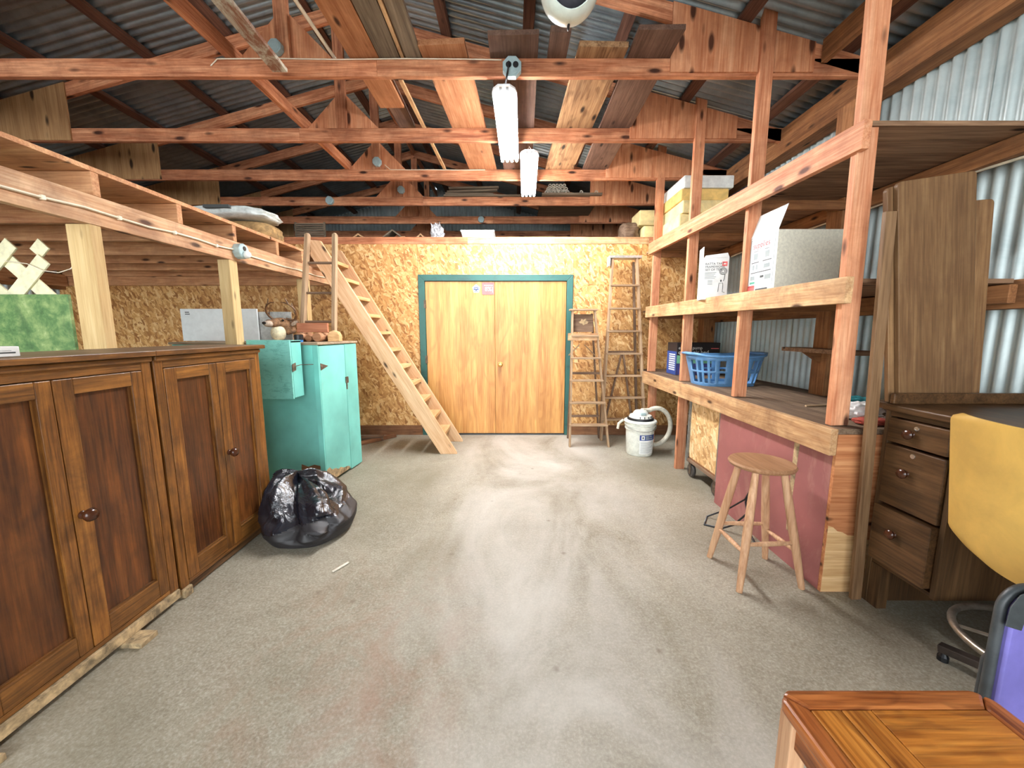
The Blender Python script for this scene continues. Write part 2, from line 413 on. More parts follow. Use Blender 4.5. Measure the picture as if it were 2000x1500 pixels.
class MB:
    def __init__(s):
        s.v, s.f = [], []
    def add(s, vs, fs, m=None):
        b = len(s.v)
        s.v += [tuple(m @ Vector(p)) for p in vs] if m is not None else [tuple(p) for p in vs]
        s.f += [tuple(b + i for i in f) for f in fs]
        return s
    def box(s, x0, x1, y0, y1, z0, z1, m=None):
        vs = [(x, y, z) for x in (x0, x1) for y in (y0, y1) for z in (z0, z1)]
        fs = [(0, 1, 3, 2), (4, 6, 7, 5), (0, 4, 5, 1), (2, 3, 7, 6), (0, 2, 6, 4), (1, 5, 7, 3)]
        return s.add(vs, fs, m)
    def bar(s, p0, p1, wd, th, up=(0, 0, 1)):
        m, L = frame(p0, p1, up)
        return s.box(-L / 2, L / 2, -wd / 2, wd / 2, -th / 2, th / 2, m)
    def prism(s, poly, axis, d0, d1, m=None):
        n = len(poly)
        def P(a, b, d):
            return {'Y': (a, d, b), 'X': (d, a, b), 'Z': (a, b, d)}[axis]
        vs = [P(a, b, d0) for a, b in poly] + [P(a, b, d1) for a, b in poly]
        fs = [tuple(range(n)), tuple(range(2 * n - 1, n - 1, -1))]
        fs += [(i, i + n, (i + 1) % n + n, (i + 1) % n) for i in range(n)]
        return s.add(vs, fs, m)
    def lathe(s, prof, seg=24, m=None):
        vs, fs = [], []
        for r, z in prof:
            for k in range(seg):
                a = 2 * PI * k / seg
                vs.append((r * math.cos(a), r * math.sin(a), z))
        for i in range(len(prof) - 1):
            for k in range(seg):
                k2 = (k + 1) % seg
                fs.append((i * seg + k, i * seg + k2, (i + 1) * seg + k2, (i + 1) * seg + k))
        if prof[0][0] > 1e-5:
            fs.append(tuple(range(seg - 1, -1, -1)))
        if prof[-1][0] > 1e-5:
            fs.append(tuple((len(prof) - 1) * seg + k for k in range(seg)))
        return s.add(vs, fs, m)
    def tube(s, path, r, seg=8, closed=False):
        pts = [Vector(p) for p in path]
        n = len(pts)
        rr = r if isinstance(r, (list, tuple)) else [r] * n
        vs, fs = [], []
        nrm = None
        for i, p in enumerate(pts):
            a = pts[(i - 1) % n] if (i > 0 or closed) else pts[i]
            b = pts[(i + 1) % n] if (i < n - 1 or closed) else pts[i]
            d = (b - a).normalized()
            if nrm is None:
                nrm = d.orthogonal().normalized()
            nrm = (nrm - d * nrm.dot(d))
            nrm = nrm.normalized() if nrm.length > 1e-6 else d.orthogonal().normalized()
            bn = d.cross(nrm)
            for k in range(seg):
                an = 2 * PI * k / seg
                vs.append(p + (nrm * math.cos(an) + bn * math.sin(an)) * rr[i])
        m_ = n if closed else n - 1
        for i in range(m_):
            for k in range(seg):
                k2 = (k + 1) % seg
                j = (i + 1) % n
                fs.append((i * seg + k, i * seg + k2, j * seg + k2, j * seg + k))
        if not closed:
            fs.append(tuple(range(seg - 1, -1, -1)))
            fs.append(tuple((n - 1) * seg + k for k in range(seg)))
        return s.add(vs, fs)
    def ball(s, c, r, seg=16, rings=10, m=None):
        rx, ry, rz = r if isinstance(r, (list, tuple)) else (r, r, r)
        prof = []
        vs, fs = [], []
        vs.append((0, 0, -rz))
        for i in range(1, rings):
            a = -PI / 2 + PI * i / rings
            for k in range(seg):
                b = 2 * PI * k / seg
                vs.append((rx * math.cos(a) * math.cos(b), ry * math.cos(a) * math.sin(b), rz * math.sin(a)))
        vs.append((0, 0, rz))
        for k in range(seg):
            fs.append((0, 1 + (k + 1) % seg, 1 + k))
            fs.append((len(vs) - 1, 1 + (rings - 2) * seg + k, 1 + (rings - 2) * seg + (k + 1) % seg))
        for i in range(rings - 2):
            for k in range(seg):
                k2 = (k + 1) % seg
                fs.append((1 + i * seg + k, 1 + i * seg + k2, 1 + (i + 1) * seg + k2, 1 + (i + 1) * seg + k))
        mm = T(Vector(c)) @ (m if m is not None else I4)
        return s.add(vs, fs, mm)

def frame(p0, p1, up=(0, 0, 1)):
    p0, p1 = Vector(p0), Vector(p1)
    d = p1 - p0
    L = d.length
    x = d.normalized()
    z = Vector(up)
    z = z - x * z.dot(x)
    if z.length < 1e-4:
        z = Vector((0, 1, 0)) - x * x.y
    z.normalize()
    y = z.cross(x)
    m = Matrix((x, y, z)).transposed().to_4x4()
    m.translation = (p0 + p1) / 2
    return m, L

MW = {}
def link(o, parent, m):
    COL.objects.link(o)
    if parent is not None:
        o.parent = parent
        o.matrix_basis = MW[parent.name].inverted() @ m
    else:
        o.matrix_basis = m
    MW[o.name] = m
    return o

def thing(name, label=None, cat=None, loc=(0, 0, 0), rz=0.0, group=None, kind=None):
    o = D.objects.new(name, None)
    o.empty_display_size = 0.05
    link(o, None, T(Vector(loc)) @ R('Z', rz))
    return tag(o, label, cat, group, kind)

def tag(o, label=None, cat=None, group=None, kind=None):
    if label: o['label'] = label
    if cat: o['category'] = cat
    if group: o['group'] = group
    if kind: o['kind'] = kind
    return o

def build(name, mb, mat, parent=None, m=None, smooth=0, bev=0.0, center=True, label=None):
    """verts are in frame m (default: world); the origin goes to their middle"""
    if m is None:
        m = I4
    me = D.meshes.new(name)
    vs = mb.v
    c = Vector((0, 0, 0))
    if center:
        lo = [min(p[i] for p in vs) for i in range(3)]
        hi = [max(p[i] for p in vs) for i in range(3)]
        c = Vector([(a + b) / 2 for a, b in zip(lo, hi)])
        vs = [tuple(Vector(p) - c) for p in vs]
    me.from_pydata(vs, [], mb.f)
    bm = bmesh.new(); bm.from_mesh(me)
    bmesh.ops.recalc_face_normals(bm, faces=bm.faces)
    bm.to_mesh(me); bm.free()
    for mm in (mat if isinstance(mat, list) else [mat]):
        me.materials.append(mm)
    if smooth:
        for p in me.polygons: p.use_smooth = True
        me.set_sharp_from_angle(angle=math.radians(smooth))
    o = D.objects.new(name, me)
    link(o, parent, m @ T(c))
    if bev:
        b = o.modifiers.new('edge', 'BEVEL'); b.width = bev; b.segments = 2; b.limit_method = 'ANGLE'
    if label: o['label'] = label
    return o

def timber(name, p0, p1, wd, th, mat, parent=None, up=(0, 0, 1), bev=0.003, label=None):
    """squared lumber: wd across, th along 'up'; grain runs along its own X"""
    m, L = frame(p0, p1, up)
    mb = MB().box(-L / 2, L / 2, -wd / 2, wd / 2, -th / 2, th / 2)
    return build(name, mb, mat, parent, m, bev=bev, center=False, label=label)

def copyobj(o, parent, m):
    c = o.copy()
    return link(c, parent, m)

def text(name, body, size, m, mat, parent, ext=0.0006, align='LEFT'):
    cu = D.curves.new(name, 'FONT')
    cu.body = body; cu.size = size; cu.extrude = ext; cu.align_x = align
    cu.resolution_u = 3
    cu.materials.append(mat)
    tmp = D.objects.new('tmp_text', cu)
    COL.objects.link(tmp)
    me = D.meshes.new_from_object(tmp.evaluated_get(bpy.context.evaluated_depsgraph_get()))
    D.objects.remove(tmp)
    o = D.objects.new(name, me)
    return link(o, parent, m)

# ------------------------------------------------------------------ setting: floor, walls, roof
XL, XR, YB, YG, YF = -5.72, 2.56, 4.965, 8.2, -3.6
RX, RZ, RS = -1.52, 4.13, 0.25          # ridge and slope
def roofz(x): return RZ - RS * abs(x - RX)

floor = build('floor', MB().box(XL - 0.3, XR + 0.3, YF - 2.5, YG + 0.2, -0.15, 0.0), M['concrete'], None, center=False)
floor['kind'] = 'structure'

def sheet(w_, L, amp=0.0125, pitch=0.072, th=0.0008):
    """corrugated sheet in its own XY plane: ribs run along X (length L), width along Y"""
    n = max(8, int(w_ / pitch * 8))
    mb = MB()
    vs, fs = [], []
    for i in range(n + 1):
        y = -w_ / 2 + w_ * i / n
        z = amp * math.cos(2 * PI * (y + w_ / 2) / pitch)
        vs += [(-L / 2, y, z), (L / 2, y, z)]
    for i in range(n):
        fs.append((2 * i, 2 * i + 1, 2 * i + 3, 2 * i + 2))
    return mb.add(vs, fs)

def empties(name):
    return thing(name, kind='structure')

# right wall: corrugated sheets on girts and posts
wr = empties('wall_right')
sw, step = 0.72, 0.648
k = 0
y = YF
proto = None
while y < YG:
    m = Matrix(((0, 0, 1, XR - 0.002 * (k % 2)), (0, 1, 0, y + sw / 2), (1, 0, 0, 1.62), (0, 0, 0, 1)))
    m = Matrix(((0, 0, -1, XR - 0.003 * (k % 2)), (0, 1, 0, y + sw / 2), (1, 0, 0, 1.60), (0, 0, 0, 1)))
    if proto is None:
        proto = build('metal_sheet', sheet(sw, 3.2), M['wallmetal'], wr, m, smooth=60, center=False)
    else:
        copyobj(proto, wr, m)
    y += step; k += 1
timber('top_beam', (2.475, YF, 3.035), (2.475, YG, 3.035), 0.14, 0.22, M['girt'], wr)
timber('girt', (2.50, YF, 2.265), (2.50, YG, 2.265), 0.09, 0.10, M['girt'], wr)
timber('girt', (2.50, YF, 1.54), (2.50, YG, 1.54), 0.09, 0.14, M['girt'], wr)
timber('girt', (2.50, YF, 0.30), (2.50, YG, 0.30), 0.09, 0.14, M['girt'], wr)
for py in (0.4, 2.92, 4.80):
    timber('wall_post', (2.40, py, 0), (2.40, py, 2.925), 0.14, 0.14, M['girt'], wr, up=(0, 1, 0))
# left wall
wl = empties('wall_left')
y = YF; k = 0
while y < YG:
    m = Matrix(((0, 0, 1, XL + 0.003 * (k % 2)), (0, 1, 0, y + sw / 2), (1, 0, 0, 1.60), (0, 0, 0, 1)))
    copyobj(proto, wl, m)
    y += step; k += 1
timber('top_beam', (-5.64, YF, 3.035), (-5.64, YG, 3.035), 0.14, 0.22, M['girt'], wl)
for z in (0.3, 1.95):
    timber('girt', (-5.665, YF, z), (-5.665, YG, z), 0.09, 0.14, M['girt'], wl)
# far gable wall behind the loft
wg = empties('wall_rear')
x = XL - 0.05; k = 0
while x < XR:
    h = roofz(min(max(x + sw / 2, XL), XR)) + 0.05
    m = Matrix(((0, 1, 0, x + sw / 2), (0, 0, 1, YG - 0.003 * (k % 2)), (1, 0, 0, h / 2), (0, 0, 0, 1)))
    sh_ = sheet(sw, h)
    sh_.v = [(roofz(min(max(x + sw / 2 + q[1], XL - 0.1), XR + 0.1)) + 0.060 - h / 2 if q[0] > 0 else q[0], q[1], q[2]) for q in sh_.v]
    build('metal_sheet', sh_, M['wallmetal'], wg, m, smooth=60, center=False)
    x += step; k += 1
# roof: purlins and corrugated sheets
ce = empties('ceiling')
sl = math.hypot(1, RS)
for side in (1, -1):
    run = (XR + 0.12 - RX) if side > 0 else (RX - XL + 0.12)
    Ls = run * sl
    for d in (0.25, 0.95, 1.65, 2.35, 3.05, 3.75):
        x = RX + side * d
        a = math.atan(RS) * side
        timber('purlin', (x, YF, roofz(x) + 0.022), (x, YG, roofz(x) + 0.022), 0.085, 0.038, M['purlin'], ce, up=(RS * side, 0, 1))
    y = YF - 0.1; k = 0; pr = None
    ux = Vector((side, 0, -RS)).normalized()
    uz = Vector((RS * side, 0, 1)).normalized()
    uy = uz.cross(ux)
    while y < YG:
        c = Vector((RX, y + sw / 2, RZ)) + ux * (Ls / 2) + uz * (0.060 + 0.003 * (k % 2))
        m = Matrix((ux, uy, uz)).transposed().to_4x4(); m.translation = c
        if pr is None:
            pr = build('metal_sheet', sheet(sw, Ls, 0.017), M['roof'], ce, m, smooth=60, center=False)
        else:
            copyobj(pr, ce, m)
        y += step; k += 1
timber('eave_beam', (2.06, YF, 3.185), (2.06, 2.805, 3.185), 0.04, 0.14, M['girt'], ce)
build('ridge_cap', MB().prism([(RX - 0.25, roofz(RX - 0.25) + 0.075), (RX, RZ + 0.085), (RX + 0.25, roofz(RX - 0.25) + 0.075), (RX, RZ + 0.08)], 'Y', YF - 0.1, YG + 0.2), M['roof'], ce)
timber('ridge_board', (RX, YF, RZ - 0.03), (RX, YG, RZ - 0.03), 0.02, 0.10, M['truss'], ce)

# partition wall of oriented strand board, with its header, sills and door opening
wb = empties('wall_back')
DX0, DX1, DZ = -1.10, 0.69, 1.985
def osbpanel(x0, x1, z0, z1):
    build('panel', MB().box(x0 + 0.0015, x1 - 0.0015, YB, YB + 0.012, z0, z1), M['osb'], wb)
edges = [XL, -4.84, -3.62, -2.40, -1.18]
for a, b in zip(edges[:-1], edges[1:]):
    osbpanel(a, b, 0.13, 2.44)
osbpanel(-1.18, 0.04, DZ + 0.02, 2.44)
osbpanel(0.04, 0.77, DZ + 0.02, 2.44)
osbpanel(0.77, 1.62, 0.13, 2.44)
osbpanel(1.62, XR - 0.02, 0.13, 2.44)
for a, b in ((XL, DX0 - 0.02), (DX1 + 0.02, XR - 0.02)):
    timber('base_plate', (a, YB + 0.008, 0.065), (b, YB + 0.008, 0.065), 0.04, 0.13, M['sill'], wb)
timber('top_plate', (XL, YB + 0.02, 2.474), (-0.55, YB + 0.02, 2.474), 0.05, 0.085, M['truss'], wb)
timber('top_plate', (-0.55, YB + 0.02, 2.474), (1.70, YB + 0.018, 2.474), 0.05, 0.085, M['pine'], wb)
timber('top_plate', (1.70, YB + 0.02, 2.474), (XR - 0.02, YB + 0.02, 2.474), 0.05, 0.085, M['truss'], wb)
build('loft_floor', MB().box(XL, XR, YB + 0.05, YG, 2.46, 2.49), M['oldplank'], wb)
build('back_sheathing', MB().box(XL, DX0 - 0.02, YB + 0.09, YB + 0.1, 0, 2.44).box(DX1 + 0.02, XR, YB + 0.09, YB + 0.1, 0, 2.44), M['oldplank'], wb)

# door frame and double door
dr = empties('door_1')
fw, fy = 0.078, YB - 0.018
build('door_frame', MB().prism([(DX0 - fw, 0), (DX0, 0), (DX0, DZ), (DX0 - fw, DZ + fw)], 'Y', fy, YB + 0.09), M['greenframe'], dr, bev=0.004)
build('door_frame', MB().prism([(DX1, 0), (DX1 + fw, 0), (DX1 + fw, DZ + fw), (DX1, DZ)], 'Y', fy, YB + 0.09), M['greenframe'], dr, bev=0.004)
build('door_frame', MB().prism([(DX0, DZ), (DX1, DZ), (DX1 + fw, DZ + fw), (DX0 - fw, DZ + fw)], 'Y', fy, YB + 0.09), M['greenframe'], dr, bev=0.004)
build('threshold', MB().box(DX0, DX1, YB - 0.01, YB + 0.09, 0.0, 0.016), M['darkgrey'], dr)
build('door_leaf', MB().box(DX0 + 0.004, -0.2185, YB + 0.005, YB + 0.045, 0.02, DZ - 0.004), M['door'], dr, bev=0.002)
lf = build('door_leaf', MB().box(-0.2155, DX1 - 0.004, YB + 0.002, YB + 0.042, 0.02, DZ - 0.004), M['door'], dr, bev=0.002)
kb = MB().lathe([(0.032, 0), (0.032, 0.006), (0.012, 0.010), (0.011, 0.03), (0.026, 0.042), (0.029, 0.055), (0.02, 0.066), (0.0, 0.068)], 20, T((-0.15, YB + 0.002, 0.935)) @ R('X', PI / 2))
build('door_knob', kb, M['brass'], lf, smooth=40)
for z in (0.3, 1.0, 1.7):
    build('hinge', MB().box(DX0 - 0.012, DX0 + 0.012, YB - 0.024, YB + 0.0, z - 0.05, z + 0.05), M['rustiron'], dr)
# stickers on the door
t = thing('door_sticker', 'small white five sided sticker with blue marks high on the left door leaf', 'sticker', (-0.452, YB + 0.004, 1.89))
pent = [(0.052 * math.sin(2 * PI * i / 5), 0.058 * math.cos(2 * PI * i / 5)) for i in range(5)]
tm = MW[t.name]
build('backing', MB().prism(pent, 'Y', -0.003, 0.0), M['white'], t, tm)
for (a, b, c, d_) in ((-0.03, 0.03, 0.012, 0.022), (-0.032, -0.004, -0.012, 0.004), (0.004, 0.032, -0.012, 0.004), (-0.026, 0.026, -0.03, -0.021)):
    build('print', MB().box(a, b, -0.0038, -0.003, c, d_), M['blueprint'], t, tm)
build('print', MB().lathe([(0.0, 0), (0.009, 0), (0.009, 0.001), (0, 0.001)], 12, T((0, -0.003, -0.012)) @ R('X', PI / 2)), M['ink'], t, tm)
t = thing('door_sign', 'pink red rounded sign with white lettering at top middle of the doors', 'sign', (-0.302, YB + 0.004, 1.893))
tm = MW[t.name]
rr = []
for cx, cz, a0 in ((0.062, 0.06, 0), (-0.062, 0.06, 90), (-0.062, -0.06, 180), (0.062, -0.06, 270)):
    for j in range(5):
        a = math.radians(a0 + j * 22.5)
        rr.append((cx + 0.015 * math.cos(a), cz + 0.015 * math.sin(a)))
build('backing', MB().prism(rr, 'Y', -0.004, 0.0), M['pink'], t, tm)
text('lettering', '8%|', 0.075, tm @ T((0.012, -0.0045, -0.030)) @ R('X', PI / 2), M['white'], t, align='CENTER')
build('print', MB().box(-0.05, 0.06, -0.0046, -0.004, 0.036, 0.044), M['white'], t, tm)

# ------------------------------------------------------------------ roof trusses
TY = [1.955, 2.84, 3.725, 4.61, 5.495, 6.38, 7.265]
TL = ['roof truss straight above the nearest shelf post, carrying the pale helmet',
      'roof truss with the plug socket that feeds the nearer tube light',
      'roof truss crossing above the nearer tube light',
      'roof truss just before the partition, a round box on its middle gusset',
      'roof truss behind the partition, holding the pipe ends and thin lumber',
      'roof truss behind the partition with one round box right of its middle',
      'farthest roof truss, deep above the loft behind the partition']
zb, zt = 3.045, 3.155
for i, ty in enumerate(TY):
    t = thing('roof_truss', TL[i], 'truss', (RX, ty, zb))
    xa, xb = -5.56, 2.46
    mid = (-2.6, -0.9, -1.9, 0.3, -1.2, -0.3, -1.5)[i]
    timber('bottom_chord', (xa, ty, (zb + zt) / 2), (mid, ty, (zb + zt) / 2), 0.038, zt - zb, M['truss'], t)
    timber('bottom_chord', (mid, ty, (zb + zt) / 2), (xb, ty, (zb + zt) / 2), 0.038, zt - zb, M['truss'], t)
    for s in (1, -1):
        xe = xb + 0.02 if s > 0 else xa - 0.02
        nx = RS * 0.055 * s
        timber('rafter', (RX + s * 0.004, ty, RZ - 0.057), (xe, ty, roofz(xe) - 0.057), 0.038, 0.108, M['truss'], t, up=(RS * s, 0, 1))
    timber('king_post', (RX, ty, zt), (RX, ty, RZ - 0.12), 0.089, 0.038, M['truss'], t, up=(0, 1, 0))
    g0, g1 = ty - 0.0315, ty - 0.0195
    build('gusset', MB().prism([(1.05, zb + 0.02), (2.0, zb + 0.02), (2.0, roofz(2.0) - 0.004), (1.05, roofz(1.05) - 0.004)], 'Y', g0, g1), M['gusset'], t)
    build('gusset', MB().prism([(-5.0, zb + 0.005), (-3.93, zb + 0.005), (-3.93, roofz(-3.93) - 0.004), (-5.0, roofz(-5.0) - 0.004)], 'Y', g0, g1), M['gussetL'], t)
    build('gusset', MB().prism([(RX - 0.33, zb + 0.02), (RX + 0.33, zb + 0.02), (RX + 0.33, zt + 0.005), (RX + 0.02, zt + 0.31), (RX - 0.02, zt + 0.31), (RX - 0.33, zt + 0.005)], 'Y', ty + 0.0195, ty + 0.0315), M['gusset'], t)
    build('heel_block', MB().prism([(1.95, zt + 0.001), (2.47, zt + 0.001), (2.47, roofz(2.47) - 0.10), (1.95, roofz(1.95) - 0.10)], 'Y', ty - 0.018, ty + 0.018), M['truss'], t) if roofz(2.0) - 0.10 > zt + 0.002 else None
    build('gusset', MB().prism([(RX - 0.33, RZ - 0.10), (RX + 0.33, RZ - 0.10), (RX, RZ - 0.02)], 'Y', ty + 0.0195, ty + 0.0315), M['gusset'], t)

# lumber lying on the truss chords -----------------------------------------
LUM = 'lumber stored on the roof trusses'
def plank(name, label, x0, x1, y0, y1, z, th, mat, skew=0.0, cat='plank', grp=LUM):
    o = timber(name, ((x0 + x1) / 2, y0, z + th / 2), ((x0 + x1) / 2 + skew, y1, z + th / 2), x1 - x0, th, mat, None, bev=0.002)
    return tag(o, label, cat, grp)
z0 = zt + 0.001
plank('timber_brace', 'long square brace lying across the first trusses left of the middle', -1.96, -1.915, 0.3, 4.66, z0, 0.09, M['truss'], 0.10, 'brace')
plank('plank', 'wide orange board over the first truss, its end past the truss in mid air', -1.10, -0.905, 1.2, 3.40, z0, 0.035, M['orangeplank'], 0.03)
plank('plank', 'grey weathered board right beside the wide orange board', -0.88, -0.745, 1.0, 2.90, z0, 0.03, M['oldplank'], 0.0)
plank('batten', 'narrow tan batten between the two grey weathered boards', -0.738, -0.715, 1.0, 2.90, z0, 0.04, M['pine'], 0.0, 'batten')
plank('plank', 'grey weathered board right of the narrow tan batten', -0.705, -0.60, 1.0, 2.90, z0, 0.03, M['oldplank'], 0.0)
plank('batten', 'long thin tan strip reaching from the first to the fourth truss', -0.828, -0.798, 2.91, 4.68, z0 , 0.02, M['pine'], 0.06, 'batten')
plank('plank', 'brown board ending on the second visible truss below the orange board', -1.02, -0.88, 2.78, 3.78, z0 + 0.036, 0.03, M['brownplank'], 0.0)
plank('plank', 'broad orange plank left of the nearer tube light', -0.60, -0.30, 2.70, 4.70, z0, 0.035, M['orangeplank'], 0.13)
plank('plank', 'dark grey plank right above the nearer tube light', -0.15, 0.165, 2.62, 4.70, z0, 0.03, M['brownplank'], 0.06)
plank('plank', 'short red brown board end beside the dark grey plank', 0.235, 0.36, 2.60, 2.88, z0, 0.04, M['brownplank'], 0.0)
plank('plank', 'knotty pale plank with large dark knots right of the tube lights', 0.43, 0.745, 2.72, 4.70, z0, 0.035, M['knotty'], -0.06)
plank('plank', 'dark grey plank next to the big right gussets', 0.765, 1.045, 2.58, 4.70, z0 + 0.001, 0.03, M['brownplank'], 0.03)
o = build('offcut', MB().box(-0.58, -0.44, 2.75, 2.83, z0 + 0.036, z0 + 0.06), M['pine'], None, bev=0.002); tag(o, 'small pale offcut on the near end of the broad orange plank', 'offcut')
o = build('offcut', MB().prism([(-0.50, 0), (-0.42, 0.0), (-0.44, 0.07), (-0.48, 0.06)], 'Y', 2.86, 2.89, T((0, 0, z0 + 0.061 - 0.025))), M['redwood'], None); tag(o, 'small reddish wedge standing on the broad orange plank', 'offcut')
o = build('curtain_rod', MB().tube([(-1.215, 1.4, z0 + 0.013), (-1.185, 2.87, z0 + 0.013)], 0.011, 10), M['cable'], None, smooth=50); tag(o, 'thin cream pole lying on the truss left of the wide orange board', 'pole')
# board hung below the first chords, peeling white paint
o = timber('painted_board', (-1.44, 1.3, zb - 0.013), (-1.50, 2.74, zb - 0.013), 0.095, 0.024, M['peel'], None, bev=0.002)
tag(o, 'board with peeling white paint fixed under the nearest trusses', 'board')
# lumber and pipes on the truss behind the partition
for j, (xa, xb, yy, zz, rot) in enumerate(((-0.92, 0.15, 5.49, 0.002, 0.0), (-0.9, -0.25, 5.50, 0.03, 0.02), (-0.88, -0.2, 5.52, 0.06, -0.06), (-0.85, -0.18, 5.5, 0.10, -0.03))):
    o = timber('lath', (xa, yy, zt + zz + 0.014), (xb, yy, zt + zz + 0.014 - rot * 0.35), 0.06, 0.022, M['oldplank'], None, bev=0.001)
    tag(o, ('lowest', 'second', 'third', 'topmost')[j] + ' thin grey lath of the pile on the truss left of the pipe ends', 'lath', 'grey laths on the far truss')
pp = None
j = 0
tag(build('pipe_ledge', MB().box(0.40, 1.2, 5.40, 6.5, zt + 0.003, zt + 0.028), M['oldplank'], None), 'grey plank carrying the pale pipe ends behind the partition', 'plank')
for r in range(3):
    for c in range(7 - r):
        px = 0.46 + c * 0.048 + r * 0.024
        m = T((px, 5.9, zt + 0.052 + r * 0.042)) @ R('X', PI / 2)
        if pp is None:
            pp = build('pipe', MB().lathe([(0.013, -0.45), (0.022, -0.45), (0.022, 0.45), (0.013, 0.45), (0.013, -0.45)], 12), M['pipe'], None, m, smooth=40, center=False); ob = pp
        else:
            ob = copyobj(pp, None, m)
        tag(ob, 'pale pipe, ' + ('first', 'second', 'third', 'fourth', 'fifth', 'sixth', 'seventh')[c] + ' from the left in the ' + ('bottom', 'middle', 'top')[r] + ' row of the far bundle', 'pipe', 'pale pipes bundled on the far truss')
for px, lb in ((0.93, 'single pale pipe lying alone just right of the bundled pipe ends'), (1.13, 'single pale pipe lying farthest right of the bundled pipe ends')):
    ob = copyobj(pp, None, T((px, 5.9, zt + 0.052)) @ R('X', PI / 2))
    tag(ob, lb, 'pipe')

# ------------------------------------------------------------------ shop lights
def shoplight(label, x0, y0, x1, y1, z):
    m, L = frame((x0, y0, z), (x1, y1, z))
    t = D.objects.new('shop_light', None)
    link(t, None, m); tag(t, label, 'light')
    build('housing', MB().prism([(-0.085, 0.0), (0.085, 0.0), (0.06, 0.028), (-0.06, 0.028)], 'X', -L / 2, L / 2), M['lampbody'], t, m, bev=0.002)
    for k in range(4):
        yy = -0.066 + 0.044 * k
        build('light_tube', MB().tube([(-L / 2 + 0.005, yy, -0.016), (L / 2 - 0.005, yy, -0.016)], 0.0125, 10), M['lamp'], t, m, smooth=60)
    build('end_cap', MB().prism([(-L / 2 - 0.002, -0.085), (-L / 2 - 0.002, 0.085), (-L / 2 - 0.045, 0.075), (-L / 2 - 0.085, 0.04), (-L / 2 - 0.085, -0.04), (-L / 2 - 0.045, -0.075)], 'Z', -0.014, 0.0), M['lampbody'], t, m, bev=0.003)
    for yy in (-0.022, 0.022):
        build('slot', MB().prism([(-L / 2 - 0.07, yy - 0.008), (-L / 2 - 0.07, yy + 0.008), (-L / 2 - 0.02, yy + 0.010), (-L / 2 - 0.02, yy - 0.010)], 'Z', -0.0155, -0.0142), M['ink'], t, m)
    for s in (-1, 1):
        xx = s * (L / 2 + 0.001)
        build('end_plate', MB().prism([(-0.085, -0.0), (0.085, 0.0), (0.05, 0.03), (-0.05, 0.03)], 'X', min(xx, xx + s * 0.006), max(xx, xx + s * 0.006)), M['lampbody'], t, m) if s > 0 else None
        build('hanger', MB().tube([(s * L / 2 * 0.93, -0.03, 0.028), (s * L / 2 * 0.93, 0.0, 0.075), (s * L / 2 * 0.93, 0.03, 0.028)], 0.003, 6), M['steel'], t, m)
    return t
shoplight('nearer of the two bright tube lights, hung in front of the wide planks', -0.052, 2.86, -0.022, 3.90, 2.975)
shoplight('farther of the two bright tube lights, hung nearer the double door', 0.160, 3.78, 0.195, 4.84, 2.975)

# electric boxes
def ebox(label, x, y, z, r=0.055, name='junction_box'):
    t = thing(name, label, 'electric box', (x, y, z))
    m = T((x, y, z)) @ R('X', PI / 2) @ R('Z', PI / 8)
    build('body', MB().lathe([(r, 0), (r, 0.035), (r * 0.96, 0.038), (0, 0.038)], 8, m), M['ebox'], t)
    build('cover', MB().lathe([(r * 0.8, 0.0385), (r * 0.78, 0.042), (0, 0.042)], 16, m), M['ebox'], t, smooth=40)
    return t
ebox('round grey box on the middle gusset of the truss before the partition', RX + 0.02, 4.588, 3.225, 0.05)
ebox('round grey box on the middle gusset of the truss behind the partition', RX + 0.035, 5.473, 3.235, 0.05)
ebox('round grey box on the chord left of the middle, behind the partition', -2.45, 5.475, 3.10)
ebox('round grey box on the chord above the white lidded tub', -0.485, 6.36, 3.10, 0.05)
ebox('grey octagonal box at the middle gusset above the peeling painted board', RX - 0.03, 2.818, 3.205, 0.046)
t = ebox('grey twin socket box on the chord above the nearer tube light', 0.0, 2.820, 3.085, 0.066, 'socket_box')
for sx in (-0.022, 0.024):
    build('socket', MB().lathe([(0.019, 0), (0.019, 0.003), (0, 0.003)], 14, T((sx, 2.820 - 0.0425, 3.090)) @ R('X', PI / 2)), M['blackpl'], t)
build('plug_cord', MB().tube([(-0.022, 2.765, 3.10), (-0.024, 2.755, 3.06), (-0.032, 2.775, 3.03), (-0.04, 2.83, 3.022), (-0.045, 2.88, 3.012)], 0.006, 8), M['blackpl'], t, smooth=60)
# socket box on the loft beam
t = thing('socket_box', 'round grey socket box with white plug on the loft beam', 'electric box', (-2.1, 3.05, 1.97))
mm = T((-2.1, 3.05, 1.965)) @ R('Y', PI / 2)
build('body', MB().lathe([(0.058, 0.001), (0.058, 0.05), (0.052, 0.056), (0, 0.056)], 10, mm), M['ebox'], t, smooth=30)
build('socket', MB().lathe([(0.017, 0), (0.017, 0.003), (0, 0.003)], 12, T((-2.044, 3.05, 1.985)) @ R('Y', PI / 2)), M['blackpl'], t)
build('plug', MB().ball((-2.026, 3.05, 1.94), (0.028, 0.026, 0.028), 14, 8), M['white'], t, smooth=60)
